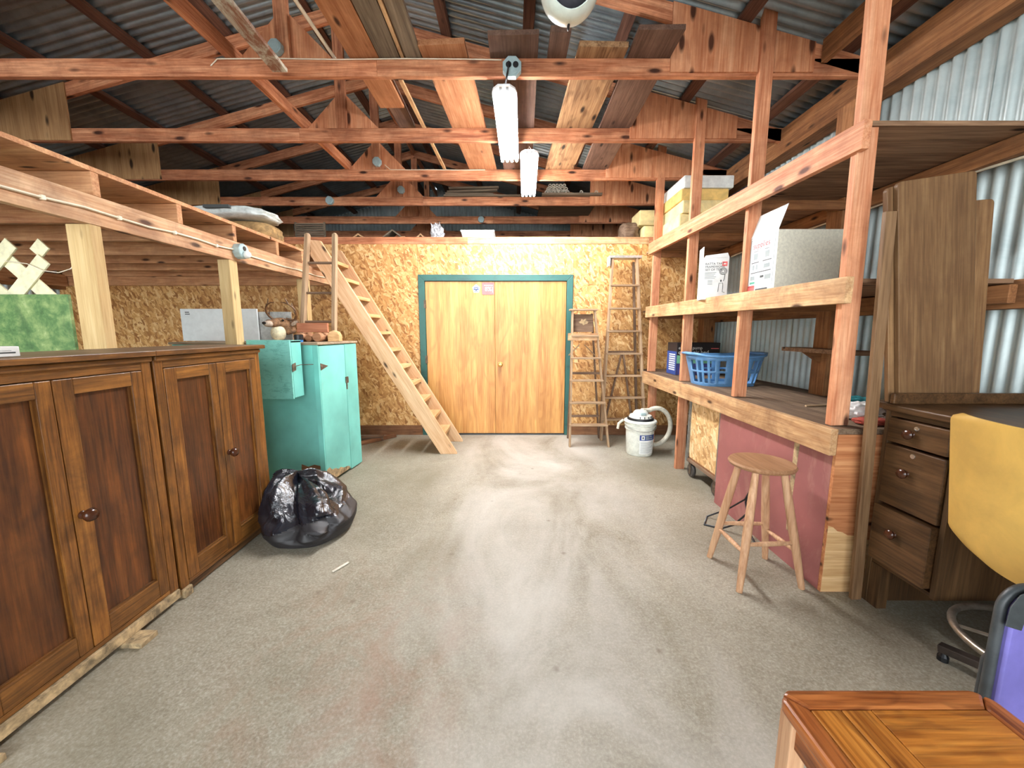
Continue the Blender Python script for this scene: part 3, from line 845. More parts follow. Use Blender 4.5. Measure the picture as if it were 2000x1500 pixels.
# cables
def cable(label, pts, r=0.006, mat=None, name='cable'):
    o = build(name, MB().tube(pts, r, 6), mat or M['cable'], None, smooth=60)
    return tag(o, label, 'cable')
pts = [(-2.093, 1.3 + 0.17 * k, 1.948 + 0.006 * math.sin(k * 1.9) + 0.002 * k) for k in range(11)]
cb = cable('white cable stapled along the loft beam, up to the round socket box', pts + [(-2.09, 3.0, 1.965)], 0.007)
for (px_, py_, pz_) in pts[1::2]:
    build('staple', MB().box(-2.0995, -2.083, py_ - 0.008, py_ + 0.008, pz_ - 0.011, pz_ + 0.011), M['cable'], cb, bev=0.003)
pts = [(-2.09, 3.11, 1.955)] + [(-2.093, 3.25 + 0.2 * k, 1.955 - 0.004 * (k % 3)) for k in range(7)]
cable('white cable on the loft beam, from the round socket box towards the stairs', pts, 0.007)
cable('thin white cable along the first truss chord', [(-2.0, 2.815, zt - 0.05), (-1.95, 2.815, zt - 0.008), (-1.55, 2.815, zt - 0.006), (-1.15, 2.815, zt - 0.012), (-0.7, 2.815, zt - 0.007), (-0.3, 2.815, zt - 0.010), (-0.07, 2.815, 3.14)], 0.004)
cable('thin white cable along the chord before the partition, right of the round box', [(-1.42, 4.583, 3.20), (-1.36, 4.584, 3.150), (-1.2, 4.585, 3.148), (-0.9, 4.585, 3.150), (-0.65, 4.585, 3.146), (-0.3, 4.585, 3.148)], 0.004)

# ------------------------------------------------------------------ loft on the left
lo = thing('storage_loft', 'lumber storage loft over the left side, on posts behind the brown cabinets', 'loft', (-2.1, 2.1, 0))
timber('loft_beam', (-2.12, 0.9, 1.963), (-2.12, 4.94, 1.963), 0.04, 0.145, M['beam'], lo)
for jy in (1.55, 2.06, 2.555, 3.04, 3.58, 4.0, 4.45, 4.90):
    timber('joist', (-2.101, jy, 2.094), (-5.545, jy, 2.094), 0.038, 0.115, M['loft'], lo)
for a in (1.55, 2.06, 2.555, 3.04, 3.58, 4.0, 4.45):
    pass
for j in range(6):
    x1 = -2.102 - j * 0.61
    x0 = max(x1 - 0.608, -5.555)
    build('floor_panel', MB().box(x0, x1, 0.9, 4.945, 2.153, 2.176), M['loft'], lo, bev=0.001)
timber('ledger', (-5.535, 0.9, 1.98), (-5.535, 4.90, 1.98), 0.04, 0.14, M['loft'], lo)
timber('cross_beam', (-2.15, 4.93, 1.98), (-5.55, 4.93, 1.98), 0.04, 0.11, M['loft'], lo)
for (xa, xb, ya, yb_) in ((-2.222, -2.102, 2.0, 2.058), (-2.192, -2.102, 2.955, 3.04), (-2.20, -2.11, 4.03, 4.12)):
    timber('loft_post', ((xa + xb) / 2, (ya + yb_) / 2, 0), ((xa + xb) / 2, (ya + yb_) / 2, 1.89), xb - xa, yb_ - ya, M['tan'], lo, up=(0, 1, 0), bev=0.004)
# things on the loft near the stairs
bm = MB()
def lump(name, label, cat, c, size, mat, amp=0.12, freq=4.0, seed=0, parent=None, seg=40, rings=24, flat=0.0, smooth=60, power=3.0):
    vs, fs = [], []
    b = MB().ball((0, 0, 0), 1.0, seg, rings)
    out = []
    for p in b.v:
        v = Vector(p)
        e = sum(abs(q) ** power for q in v) ** (1 / power)
        v = v / e
        n = mnoise.noise(v * freq + Vector((seed, seed * 2.3, 0))) + 0.5 * mnoise.noise(v * freq * 2.3 + Vector((0, seed, 3)))
        v = v * (1 + amp * n)
        z = v.z
        if z < -1 + flat: z = -1 + flat
        out.append((c[0] + v.x * size[0], c[1] + v.y * size[1], c[2] + z * size[2]))
    b.v = out
    o = build(name, b, mat, parent, smooth=smooth)
    return tag(o, label, cat)
lump('burlap_roll', 'brown roll lying on the loft edge under the silvery sack', 'roll', (-2.50, 3.70, 2.253), (0.33, 0.17, 0.078), M['burlap'], 0.05, 3, 2, power=5, flat=0.05)
o = lump('sack', 'silvery printed sack draped on the brown roll on the loft', 'sack', (-2.52, 3.66, 2.388), (0.36, 0.20, 0.052), M['bagpaper'], 0.1, 3, 5, power=4, flat=0.05)
build('print', MB().box(-2.62, -2.40, 3.43, 3.462, 2.40, 2.425), M['ink'], o)

# ------------------------------------------------------------------ stuff on top of the partition
t = thing('storage_tub', 'white lidded tub on top of the partition above the double door', 'tub', (-0.43, 5.18, 2.492))
build('tub_body', MB().prism([(-0.615, 2.492), (-0.245, 2.492), (-0.232, 2.60), (-0.640, 2.60)], 'Y', 5.06, 5.32), M['white'], t, bev=0.006)
build('lid', MB().box(-0.648, -0.222, 5.045, 5.335, 2.598, 2.622), M['white'], t, bev=0.006)
def tent(label, x, y, w_, h, rz=0.0, mat='pine'):
    o = build('folded_board', MB().prism([(-w_ / 2, 0), (-w_ / 2 + 0.03, 0), (0, h - 0.022), (w_ / 2 - 0.03, 0), (w_ / 2, 0), (0.0, h)], 'Y', 0, 0.22), M[mat], None, T((x, y, 2.491)) @ R('Z', rz), bev=0.001)
    return tag(o, label, 'board')
tent('pale board pair leaning as a low tent left of the larger one on the partition', -1.95, 5.08, 0.30, 0.10)
tent('largest tent of grey boards on the partition, left of the crumpled film', -1.60, 5.36, 0.60, 0.22, 0.0, 'oldplank')
tent('small pale tent of boards just left of the crumpled film', -1.16, 5.08, 0.22, 0.10)
o = timber('lath', (-1.66, 5.12, 2.508), (-1.36, 5.12, 2.545), 0.07, 0.022, M['pine'], None); tag(o, 'short pale lath in front of the largest grey board tent', 'lath')
lump('plastic_film', 'crumpled clear plastic film on the partition, left of the white tub', 'film', (-0.97, 5.2, 2.60), (0.075, 0.06, 0.115), M['film'], 0.5, 3.0, 9, smooth=0, flat=0.05)
lump('dark_bundle', 'dark bundle at the right end of the partition top', 'bundle', (1.52, 5.25, 2.62), (0.12, 0.12, 0.13), M['ladderdark'], 0.15, 2, 4)
t = thing('vent_grille', 'pale slatted panel standing on the partition behind the old short ladder', 'panel', (-2.66, 5.3, 2.49))
build('frame_side', MB().box(-2.86, -2.84, 5.29, 5.31, 2.49, 2.78), M['oldplank'], t)
build('frame_side', MB().box(-2.48, -2.46, 5.29, 5.31, 2.49, 2.78), M['oldplank'], t)
for k in range(12):
    build('slat', MB().box(-2.8395, -2.4805, 5.292, 5.308, 2.50 + k * 0.023, 2.515 + k * 0.023), M['oldplank'], t)
for k, (xa, xb, zz) in enumerate(((-0.1, 1.3, 2.492), (-0.2, 1.1, 2.54), (0.0, 1.25, 2.588))):
    o = timber('plank', (xa, 5.6, zz + 0.022), (xb, 5.62, zz + 0.022), 0.2, 0.044, M['brownplank'], None)
    tag(o, ('lowest', 'middle', 'topmost')[k] + ' dark plank of the pile on the loft behind the white tub', 'plank', 'dark planks lying behind the white tub')
# ------------------------------------------------------------------ right: shelving rack and workbench
rk = thing('shelving_rack', 'tall timber rack of posts, rails and two shelves along the corrugated wall', 'shelving', (1.67, 3.2, 0))
PY = [1.935, 2.80, 3.70, 4.60]
for k, py in enumerate(PY):
    zl = 0.883
    zh = 3.56 if k else 3.50
    lean = -0.045 if k == 0 else 0.0
    timber('post', (1.672, py, zl), (1.672 + lean, py, zh), 0.09, 0.038, M['post'], rk, up=(0, 1, 0))
    if k == 2:
        timber('post', (1.672, py, 0.0), (1.672, py, 0.85), 0.09, 0.038, M['post'], rk, up=(0, 1, 0))
    if k == 3:
        timber('post', (1.70, py, 0.0), (1.70, py, 0.74), 0.09, 0.038, M['post'], rk, up=(0, 1, 0))
for z in (2.285, 1.585):
    timber('rail', (1.606, 1.875, z - (0.04 if z > 2 else 0.03)), (1.606, 4.65, z + (0.02 if z > 2 else 0.0)), 0.038, 0.125, M['post'] if z > 2 else M['pine'], rk)
    timber('joist', (2.42, 1.90, z - 0.045), (2.42, 4.75, z - 0.045), 0.04, 0.09, M['girt'], rk)
yy = 1.9
k = 0
while yy < 4.85:
    wd = random.uniform(0.13, 0.2)
    y1 = min(yy + wd, 4.9)
    build('shelf_board', MB().box(1.64, 2.445, yy + 0.003, y1, 2.292, 2.314 - 0.003 * (k % 2)), M['shelfunder'], rk, bev=0.002)
    yy = y1; k += 1
yy = 1.92; k = 0
while yy < 4.85:
    y1 = min(yy + random.uniform(0.18, 0.26), 4.9)
    build('shelf_board', MB().box(1.64, 2.445, yy + 0.003, y1, 1.592, 1.614 - 0.002 * (k % 2)), M['shelfunder'], rk, bev=0.002)
    yy = y1; k += 1
for py in (2.80, 3.70, 4.55):
    for z in (2.27, 1.57):
        timber('cross_piece', (1.72, py + 0.045, z - 0.035), (2.44, py + 0.045, z - 0.035), 0.035, 0.06, M['girt'], rk)

wbn = thing('workbench', 'timber workbench with worn top and dusty red front panel along the right side', 'workbench', (1.62, 2.4, 0))
timber('front_rail', (1.598, 1.852, 0.812), (1.598, 4.64, 0.812), 0.036, 0.135, M['pine'], wbn)
for k, (a, b) in enumerate(((1.617, 1.83), (1.833, 2.05), (2.053, 2.27), (2.273, 2.46))):
    build('top_board', MB().box(a, b, 1.855, 4.93, 0.852, 0.880), M['bench'], wbn, bev=0.002)
build('front_panel', MB().box(1.622, 1.640, 1.878, 2.93, 0.0, 0.85), M['redpanel'], wbn)
build('end_panel', MB().box(1.622, 2.42, 1.858, 1.877, 0.0, 0.79), M['ply'], wbn, bev=0.001)
build('end_trim', MB().box(1.617, 2.42, 1.852, 1.8575, 0.79, 0.852), M['ply'], wbn)
build('paint_drip', MB().prism([(2.10, 0.744), (2.14, 0.744), (2.142, 0.55), (2.15, 0.40), (2.138, 0.2), (2.125, 0.2), (2.115, 0.42), (2.108, 0.56)], 'X', 1.6212, 1.6218), M['bare'], wbn)
build('bare_patch', MB().prism([(1.624, 0.002), (2.41, 0.002), (2.41, 0.27), (1.9, 0.29), (1.80, 0.297), (1.765, 0.315), (1.73, 0.318), (1.70, 0.335), (1.675, 0.34), (1.65, 0.362), (1.624, 0.37)], 'Y', 1.8572, 1.8578), M['tread'], wbn, label='pale bare lower part of the plywood end')
for (xx, yy) in ((2.40, 3.3), (2.40, 4.55), (1.71, 2.92)):
    timber('leg', (xx, yy, 0), (xx, yy, 0.85), 0.085, 0.04, M['girt'], wbn, up=(0, 1, 0))
# small wall shelf beside the wall post
t = thing('wall_shelf', 'small dark board shelf on the wall post above the workbench', 'shelf', (2.30, 2.85, 1.22))
build('shelf_board', MB().box(2.18, 2.32, 2.45, 3.12, 1.205, 1.235), M['shelfunder'], t, bev=0.002)
build('bracket', MB().prism([(2.20, 1.204), (2.33, 1.204), (2.33, 1.12)], 'Y', 2.90, 2.93), M['girt'], t)
# cable bundle along the upper girt
cable('grey cable bundle running along the girt above the dark table leaves', [(2.4535, 1.2 + 0.25 * k, 2.2 - 0.012 * (k % 2)) for k in range(14)], 0.009)
# clutter on bench
o = build('dowel', MB().tube([(1.88, 2.42, 0.887), (2.16, 2.46, 0.887)], 0.007, 8), M['ladder'], None, smooth=60); tag(o, 'thin stick with a pale end lying on the worktop', 'stick')
lump('wood_chip', 'small pale wood chip on the worktop in front of the thin stick', 'chip', (1.86, 2.10, 0.893), (0.03, 0.02, 0.012), M['pipe'], 0.4, 3, 3, smooth=0)
lump('rag', 'white rag heaped on the worktop beside the nearest post', 'rag', (1.92, 2.085, 0.925), (0.095, 0.065, 0.045), M['cloth'], 0.25, 3, 11, flat=0.1)
lump('rag', 'rust red rag on the worktop under the white rag', 'rag', (1.875, 1.955, 0.897), (0.085, 0.05, 0.016), M['clothred'], 0.2, 3, 8, flat=0.1)
lump('rag', 'teal rag on the worktop behind the white rag', 'rag', (2.07, 2.27, 0.925), (0.12, 0.075, 0.045), M['clothteal'], 0.25, 3, 14, flat=0.1)

# foam slabs on the upper shelf
FG = 'foam slabs stacked on the upper shelf'
zz = 2.316
slabs = [(1.72, 2.30, 4.16, 4.88, 0.11, 'foam', 'lowest yellow foam slab of the stack on the upper shelf'),
         (1.72, 2.30, 4.15, 4.88, 0.13, 'foampale', 'second pale foam slab from the bottom of the stack on the upper shelf'),
         (1.74, 2.32, 4.13, 4.86, 0.13, 'foampale', 'third pale foam slab from the bottom of the stack on the upper shelf'),
         (1.73, 2.22, 4.16, 4.86, 0.12, 'foam', 'darker yellow foam slab just below the white one on the upper shelf'),
         (1.75, 2.26, 4.15, 4.84, 0.125, 'foamwhite', 'white foam slab on top of the yellow stack on the upper shelf')]
for (a, b, c, d_, h, mt, lb) in slabs:
    o = build('foam_slab', MB().box(a, b, c, d_, zz + 0.002, zz + h), M[mt], None, bev=0.012)
    tag(o, lb, 'foam slab', FG); zz += h
# foam lying across the partition top beside it
for k, (a, b, z, lb) in enumerate(((1.60, 2.2, 2.68, 'pale foam block jutting out behind the last rack post'), (1.66, 2.2, 2.49, 'lower pale foam block behind the last rack post'))):
    o = build('foam_slab', MB().box(a, b, 5.06, 5.4, z + 0.002, z + 0.185), M['foampale'], None, bev=0.012); tag(o, lb, 'foam slab', FG)

# boxes on the lower shelf --------------------------------------------------
t = thing('carton', 'large grey carton with printed white flap side on the lower shelf', 'box', (1.85, 2.65, 1.616))
bx = (1.665, 2.07, 2.505, 2.80, 1.618, 1.992)
build('carton_body', MB().box(*bx), M['card'], t, bev=0.003)
xs = bx[0] - 0.0022
fr = build('printed_side', MB().box(xs, bx[0] - 0.0002, bx[2], bx[3], bx[4], bx[5]), M['paper'], t)
build('flap', MB().prism([(0, 0), (0.16, 0), (0.16, 0.003), (0, 0.003)], 'Y', bx[2], bx[3], T((bx[0] - 0.002, 0, bx[5])) @ R('Y', -math.radians(72))), M['paper'], t)
def onside(a, b, c, d_, mat, name='print'):     # a,b: 0..1 along the side from the far end; c,d: height fraction
    y_a, y_b = bx[3] - a * (bx[3] - bx[2]), bx[3] - b * (bx[3] - bx[2])
    zz_a, zz_b = bx[4] + c * (bx[5] - bx[4]), bx[4] + d_ * (bx[5] - bx[4])
    return build(name, MB().box(xs - 0.0012, xs - 0.0002, min(y_a, y_b), max(y_a, y_b), zz_a, zz_b), mat, t)
for (a, b, c, d_) in ((0.08, 0.92, 0.95, 0.957), (0.08, 0.92, 0.12, 0.127)):
    onside(a, b, c, d_, M['inklight'])
for a in (0.08, 0.915):
    onside(a, a + 0.012, 0.12, 0.955, M['inklight'])
side_m = Matrix(((0, 0, -1, xs - 0.0008), (-1, 0, 0, bx[3] - 0.05), (0, 1, 0, bx[5] - 0.075), (0, 0, 0, 1)))
text('lettering', 'supplies', 0.055, side_m, M['red'], t, ext=0.0003)
for (a, b, c, d_) in ((0.22, 0.36, 0.74, 0.75), (0.6, 0.74, 0.74, 0.75), (0.15, 0.42, 0.54, 0.555), (0.55, 0.85, 0.54, 0.555), (0.15, 0.85, 0.36, 0.375), (0.5, 0.62, 0.26, 0.30)):
    onside(a, b, c, d_, M['ink'])
for (a, b, c, d_) in ((0.22, 0.36, 0.60, 0.71), (0.62, 0.76, 0.60, 0.71), (0.2, 0.26, 0.42, 0.51), (0.32, 0.38, 0.42, 0.51), (0.6, 0.8, 0.42, 0.49), (0.15, 0.3, 0.24, 0.31), (0.66, 0.86, 0.22, 0.30)):
    onside(a, b, c, d_, M['inklight'])
onside(0.14, 0.32, 0.17, 0.21, M['greenink'])
onside(0.07, 0.32, 0.04, 0.145, M['pink'])
onside(0.36, 0.78, 0.04, 0.075, M['ink'])

t = thing('carton', 'smaller white printed carton with open flap on the lower shelf', 'box', (1.645, 3.2, 1.616), math.radians(-14))
tm = MW[t.name]
build('carton_body', MB().box(-0.095, 0.095, 0.0, 0.16, 0.002, 0.33), M['paper'], t, tm, bev=0.003)
build('flap', MB().prism([(-0.095, 0.33), (0.095, 0.33), (0.08, 0.365), (-0.08, 0.350)], 'Y', 0.0, 0.003), M['paper'], t, tm)
build('flap', MB().box(-0.0975, -0.0945, 0.0, 0.15, 0.33, 0.42), M['paper'], t, tm)
lm = tm @ T((-0.080, -0.0012, 0.0)) @ R('X', PI / 2)
for z, s, tx in ((0.275, 0.026, 'RATTA TAKE'), (0.252, 0.026, 'FRAMEWORK'), (0.229, 0.026, 'SET OF TEN')):
    text('lettering', tx, s * 0.92, lm @ T((0, z, 0)), M['ink'], t, 0.0003)
for k in range(5):
    build('print', MB().box(-0.08, 0.005 - 0.008 * (k % 3), -0.0012, 0.0, 0.211 - k * 0.011, 0.215 - k * 0.011), M['inklight'], t, tm)
for k in range(4):
    build('print', MB().box(-0.055, -0.02, -0.0012, 0.0, 0.150 - k * 0.010, 0.154 - k * 0.010), M['inklight'], t, tm)
build('print', MB().prism([(0.045, 0.262), (0.082, 0.262), (0.082, 0.298), (0.045, 0.298)], 'Y', -0.0012, 0.0), M['pink'], t, tm)
build('print', MB().box(0.054, 0.074, -0.0018, -0.0012, 0.275, 0.285), M['white'], t, tm)
for r_ in (0.027, 0.020, 0.012):
    build('drawing', MB().tube([(0.055 + r_ * math.cos(a), -0.001, 0.222 + r_ * math.sin(a)) for a in [2 * PI * i / 20 for i in range(20)]], 0.0018, 5, True), M['ink'], t, tm)
build('drawing', MB().tube([(0.07, -0.001, 0.20), (0.066, -0.001, 0.16), (0.06, -0.001, 0.145)], 0.0025, 5), M['ink'], t, tm)
build('drawing', MB().tube([(0.025, -0.001, 0.06), (0.028, -0.001, 0.10), (0.03, -0.001, 0.13), (0.058, -0.001, 0.13), (0.06, -0.001, 0.10), (0.058, -0.001, 0.06), (0.075, -0.001, 0.055)], 0.0022, 5), M['ink'], t, tm)
build('drawing', MB().ball((0.043, -0.001, 0.148), (0.006, 0.0015, 0.009), 10, 6), M['ink'], t, tm)

# air bed carton on the bench
t = thing('carton', 'black and blue air bed carton on the worktop behind the blue basket', 'box', (2.0, 4.22, 0.882))
build('carton_body', MB().box(1.80, 2.27, 4.205, 4.46, 0.882, 1.235), M['blackbox'], t, bev=0.003)
build('side_print', MB().box(1.7985, 1.7998, 4.207, 4.458, 0.884, 1.14), M['blueprint'], t)
build('print', MB().box(1.803, 2.267, 4.2035, 4.2048, 0.885, 1.01), M['navy'], t)
build('print', MB().prism([(1.803, 1.0105), (2.267, 1.0105), (2.267, 1.06), (1.803, 1.10)], 'Y', 4.2035, 4.2048), M['mint'], t)
lm = T((1.815, 4.2034, 1.165)) @ R('X', PI / 2)
text('lettering', 'electro pump', 0.048, lm, M['white'], t, 0.0004)
text('lettering', 'queen air bed', 0.060, lm @ T((0, -0.052, 0)), M['white'], t, 0.0004)
build('print', MB().box(2.17, 2.255, 4.2035, 4.2048, 1.17, 1.178), M['pink'], t)
for k in range(8):
    build('side_print', MB().box(1.7975, 1.7985, 4.24, 4.40, 0.93 + k * 0.024, 0.943 + k * 0.024), M['paper'], t)
# laundry basket ------------------------------------------------------------
t = thing('laundry_basket', 'blue plastic laundry basket with slotted sides on the worktop', 'basket', (1.92, 3.48, 0.881))
cx, cy, bz = 1.925, 3.50, 0.8815
def sup(a, rx, ry, e=3.4):
    c, s = math.cos(a), math.sin(a)
    return (cx + rx * math.copysign(abs(c) ** (2 / e), c), cy + ry * math.copysign(abs(s) ** (2 / e), s))
NB, H = 100, 0.27
def brow(f):
    return (0.245 + 0.06 * f, 0.175 + 0.045 * f)
levels = [0.0, 0.06, 0.10, 0.43, 0.47, 0.50, 0.83, 0.88, 1.0]
vs, fs = [], []
for lv in levels:
    rx, ry = brow(lv)
    for k in range(NB):
        x, y = sup(2 * PI * k / NB, rx, ry)
        vs.append((x, y, bz + H * lv))
for i in range(len(levels) - 1):
    for k in range(NB):
        slot = (i in (2, 5)) and (k % 5 in (0, 1, 2)) and (k // 5) % 10 != 9
        if slot: continue
        k2 = (k + 1) % NB
        fs.append((i * NB + k, i * NB + k2, (i + 1) * NB + k2, (i + 1) * NB + k))
fs.append(tuple(range(NB - 1, -1, -1)))
o = build('basket_body', MB().add(vs, fs), M['basket'], t, smooth=45)
sm = o.modifiers.new('thick', 'SOLIDIFY'); sm.thickness = 0.004; sm.offset = 0
rim = []
for k in range(NB):
    rx, ry = brow(1.0)
    x, y = sup(2 * PI * k / NB, rx + 0.008, ry + 0.008)
    rim.append((x, y, bz + H + 0.012 * math.cos(2 * 2 * PI * k / NB)))
build('rim', MB().tube(rim, 0.012, 8, True), M['basket'], t, smooth=60)
for s in (-1, 1):
    build('handle', MB().tube([(cx + s * 0.312, cy - 0.09, bz + H + 0.008), (cx + s * 0.345, cy - 0.07, bz + H + 0.012), (cx + s * 0.35, cy, bz + H + 0.014), (cx + s * 0.345, cy + 0.07, bz + H + 0.012), (cx + s * 0.312, cy + 0.09, bz + H + 0.008)], 0.011, 8), M['basket'], t, smooth=60)
# cart under the bench -------------------------------------------------------
t = thing('tool_cart', 'rolling cart with chipboard side and grey angle frame under the workbench', 'cart', (1.9, 3.27, 0))
x0, x1, y0, y1, zc0, zc1 = 1.672, 2.08, 3.0, 3.53, 0.142, 0.735
build('side_panel', MB().box(x0 + 0.004, x0 + 0.014, y0 + 0.01, y1 - 0.01, zc0 + 0.03, zc1), M['osbcart'], t)
for (xx, yy) in ((x0, y0), (x0, y1), (x1, y0), (x1, y1)):
    timber('upright', (xx, yy, zc0), (xx, yy, zc1 + 0.01), 0.025, 0.025, M['greyframe'], t, up=(0, 1, 0), bev=0.001)
for z in (zc0 + 0.015, 0.42):
    timber('frame_bar', (x0, y0, z), (x0, y1, z), 0.02, 0.03, M['ladderdark'] if z < 0.2 else M['greyframe'], t) if z < 0.2 else None
    timber('frame_bar', (x0, y0, z), (x1, y0, z), 0.02, 0.03, M['greyframe'], t)
    timber('frame_bar', (x0, y1, z), (x1, y1, z), 0.02, 0.03, M['greyframe'], t)
build('bottom_shelf', MB().box(x0, x1, y0, y1, zc0 + 0.03, zc0 + 0.045), M['sill'], t)
build('far_panel', MB().box(x1 - 0.012, x1 - 0.002, y0 + 0.01, y1 - 0.01, zc0 + 0.03, zc1), M['osbcart'], t)
wp = None
for (xx, yy) in ((x0 + 0.02, y0 + 0.04), (x0 + 0.02, y1 - 0.05), (x1 - 0.04, y0 + 0.04), (x1 - 0.04, y1 - 0.05)):
    cst = build('castor', MB().box(xx - 0.022, xx - 0.018, yy - 0.02, yy + 0.02, 0.03, zc0).box(xx + 0.018, xx + 0.022, yy - 0.02, yy + 0.02, 0.03, zc0).box(xx - 0.024, xx + 0.024, yy - 0.028, yy + 0.028, zc0 - 0.006, zc0), M['rustiron'], t)
    build('wheel', MB().lathe([(0.012, -0.015), (0.058, -0.015), (0.063, -0.009), (0.063, 0.009), (0.058, 0.015), (0.012, 0.015)], 20, T((xx, yy, 0.064)) @ R('Y', PI / 2)), M['castor'], cst, smooth=40)
# ------------------------------------------------------------------ stool
t = thing('bar_stool', 'round topped beech stool with four splayed legs beside the red panel', 'stool', (1.36, 2.02, 0))
sx, sy = 1.362, 2.02
build('seat', MB().lathe([(0.0, 0.625), (0.14, 0.628), (0.158, 0.636), (0.162, 0.648), (0.155, 0.658), (0.14, 0.659), (0.0, 0.652)], 40, T((sx, sy, 0))), M['stoolseat'], t, smooth=50)
feet = [(1.200, 2.173), (1.195, 1.856), (1.545, 1.884), (1.53, 2.16)]
tops = [(sx - 0.088, sy + 0.085), (sx - 0.088, sy - 0.085), (sx + 0.09, sy - 0.082), (sx + 0.088, sy + 0.085)]
def lp(k, z):
    f = z / 0.535
    return Vector((feet[k][0] + (tops[k][0] - feet[k][0]) * f, feet[k][1] + (tops[k][1] - feet[k][1]) * f, z))
for k in range(4):
    p = [lp(k, 0.0), lp(k, 0.1), lp(k, 0.3), lp(k, 0.5), lp(k, 0.632)]
    build('leg', MB().tube(p, [0.015, 0.018, 0.022, 0.020, 0.016], 14), M['stool'], t, smooth=60)
for a, b, z in ((0, 1, 0.20), (1, 2, 0.245), (2, 3, 0.20), (3, 0, 0.235)):
    pa, pb = lp(a, z), lp(b, z)
    build('stretcher', MB().tube([pa, pa.lerp(pb, 0.3), pa.lerp(pb, 0.5), pa.lerp(pb, 0.7), pb], [0.009, 0.012, 0.0135, 0.012, 0.009], 10), M['stool'], t, smooth=60)
cable('black cord lying on the floor behind the stool and up the red panel', [(1.52, 2.30, 0.30), (1.54, 2.36, 0.2), (1.5, 2.45, 0.06), (1.45, 2.5, 0.008), (1.36, 2.56, 0.006), (1.44, 2.68, 0.006), (1.54, 2.6, 0.10), (1.595, 2.5, 0.22), (1.61, 2.44, 0.36), (1.612, 2.46, 0.34), (1.6, 2.5, 0.2), (1.58, 2.38, 0.02), (1.56, 2.30, 0.007)], 0.006, M['blackpl'], 'cord')
# ------------------------------------------------------------------ bucket vacuum
t = thing('bucket_vacuum', 'ivory bucket vacuum cleaner with hose standing near the step ladders', 'vacuum', (1.43, 4.19, 0))
bx_, by_ = 1.43, 4.19
build('bucket', MB().lathe([(0.135, 0.0), (0.142, 0.01), (0.152, 0.28), (0.152, 0.285), (0.163, 0.287), (0.164, 0.300), (0.155, 0.302), (0.156, 0.322), (0.167, 0.324), (0.168, 0.338), (0.157, 0.340), (0.157, 0.365)], 40, T((bx_, by_, 0))), M['bin'], t, smooth=35)
build('lid', MB().lathe([(0.172, 0.362), (0.178, 0.372), (0.172, 0.384), (0.150, 0.390), (0.0, 0.392)], 40, T((bx_, by_, 0))), M['bin'], t, smooth=35)
build('motor_head', MB().lathe([(0.142, 0.391), (0.14, 0.41), (0.128, 0.415)], 32, T((bx_, by_, 0))), M['blackpl'], t, smooth=35)
build('motor_cover', MB().lathe([(0.125, 0.4145), (0.115, 0.44), (0.085, 0.452), (0.075, 0.475), (0.06, 0.49), (0.0, 0.494)], 32, T((bx_, by_, 0))), M['bin'], t, smooth=40)
build('top_switch', MB().box(bx_ - 0.03, bx_ + 0.03, by_ - 0.10, by_ - 0.06, 0.452, 0.478), M['ebox'], t, bev=0.006)
for k in range(5):
    a = math.radians(250 + k * 22)
    build('vent_slot', MB().box(-0.004, 0.004, -0.004, 0.004, -0.010, 0.010, T((bx_ + 0.121 * math.cos(a), by_ + 0.121 * math.sin(a), 0.428)) @ R('Z', a)), M['blackpl'], t)
hp = []
for k in range(22):
    a = math.radians(118 - 226 * k / 21)
    hp.append((bx_ + 0.20 + 0.175 * math.cos(a), by_ + 0.07 + 0.03 * k / 21, 0.285 + 0.215 * math.sin(a)))
build('hose', MB().tube([(bx_ + 0.02, by_ + 0.02, 0.485)] + hp + [(bx_ + 0.12, by_ + 0.12, 0.06)], 0.026, 12), M['hose'], t, smooth=60)
build('hose_nozzle', MB().tube([(bx_ - 0.16, by_ + 0.10, 0.36), (bx_ - 0.215, by_ + 0.09, 0.32), (bx_ - 0.225, by_ + 0.085, 0.26)], 0.015, 10), M['hose'], t, smooth=60)
for hs in (0,):
    build('bail_handle', MB().tube([(bx_ + 0.17 * math.cos(a), by_ - 0.17 * abs(math.sin(a)) , 0.345 - 0.06 * abs(math.sin(a))) for a in [PI * i / 20 for i in range(21)]], 0.004, 6), M['steel'], t, smooth=60)
def curved(a0, a1, z_0, z_1, r_, mat, name='label'):
    vs, fs = [], []
    n = 12
    for i in range(n + 1):
        a = math.radians(a0 + (a1 - a0) * i / n)
        f0, f1 = z_0 / 0.28, z_1 / 0.28
        for z, f in ((z_0, f0), (z_1, f1)):
            rr_ = 0.142 + 0.0103 * f + r_
            vs.append((bx_ + rr_ * math.cos(a), by_ + rr_ * math.sin(a), z))
    for i in range(n):
        fs.append((2 * i, 2 * i + 2, 2 * i + 3, 2 * i + 1))
    return build(name, MB().add(vs, fs), mat, t, smooth=60)
curved(252, 330, 0.03, 0.185, 0.0012, M['paper'])
curved(252, 330, 0.185, 0.245, 0.0014, M['blueprint'])
curved(259, 272, 0.193, 0.237, 0.0020, M['paper'], 'emblem')
curved(263, 268, 0.203, 0.226, 0.0026, M['ink'], 'emblem')
for (a0, a1, za, zb_) in ((276, 291, 0.218, 0.234), (293, 307, 0.222, 0.234), (276, 296, 0.197, 0.211), (298, 312, 0.197, 0.211)):
    curved(a0, a1, za, zb_, 0.0020, M['inklight'], 'print')
for k in range(9):
    curved(257, 300 + 8 * (k % 3), 0.045 + k * 0.014, 0.049 + k * 0.014, 0.0018, M['inklight'], 'print')
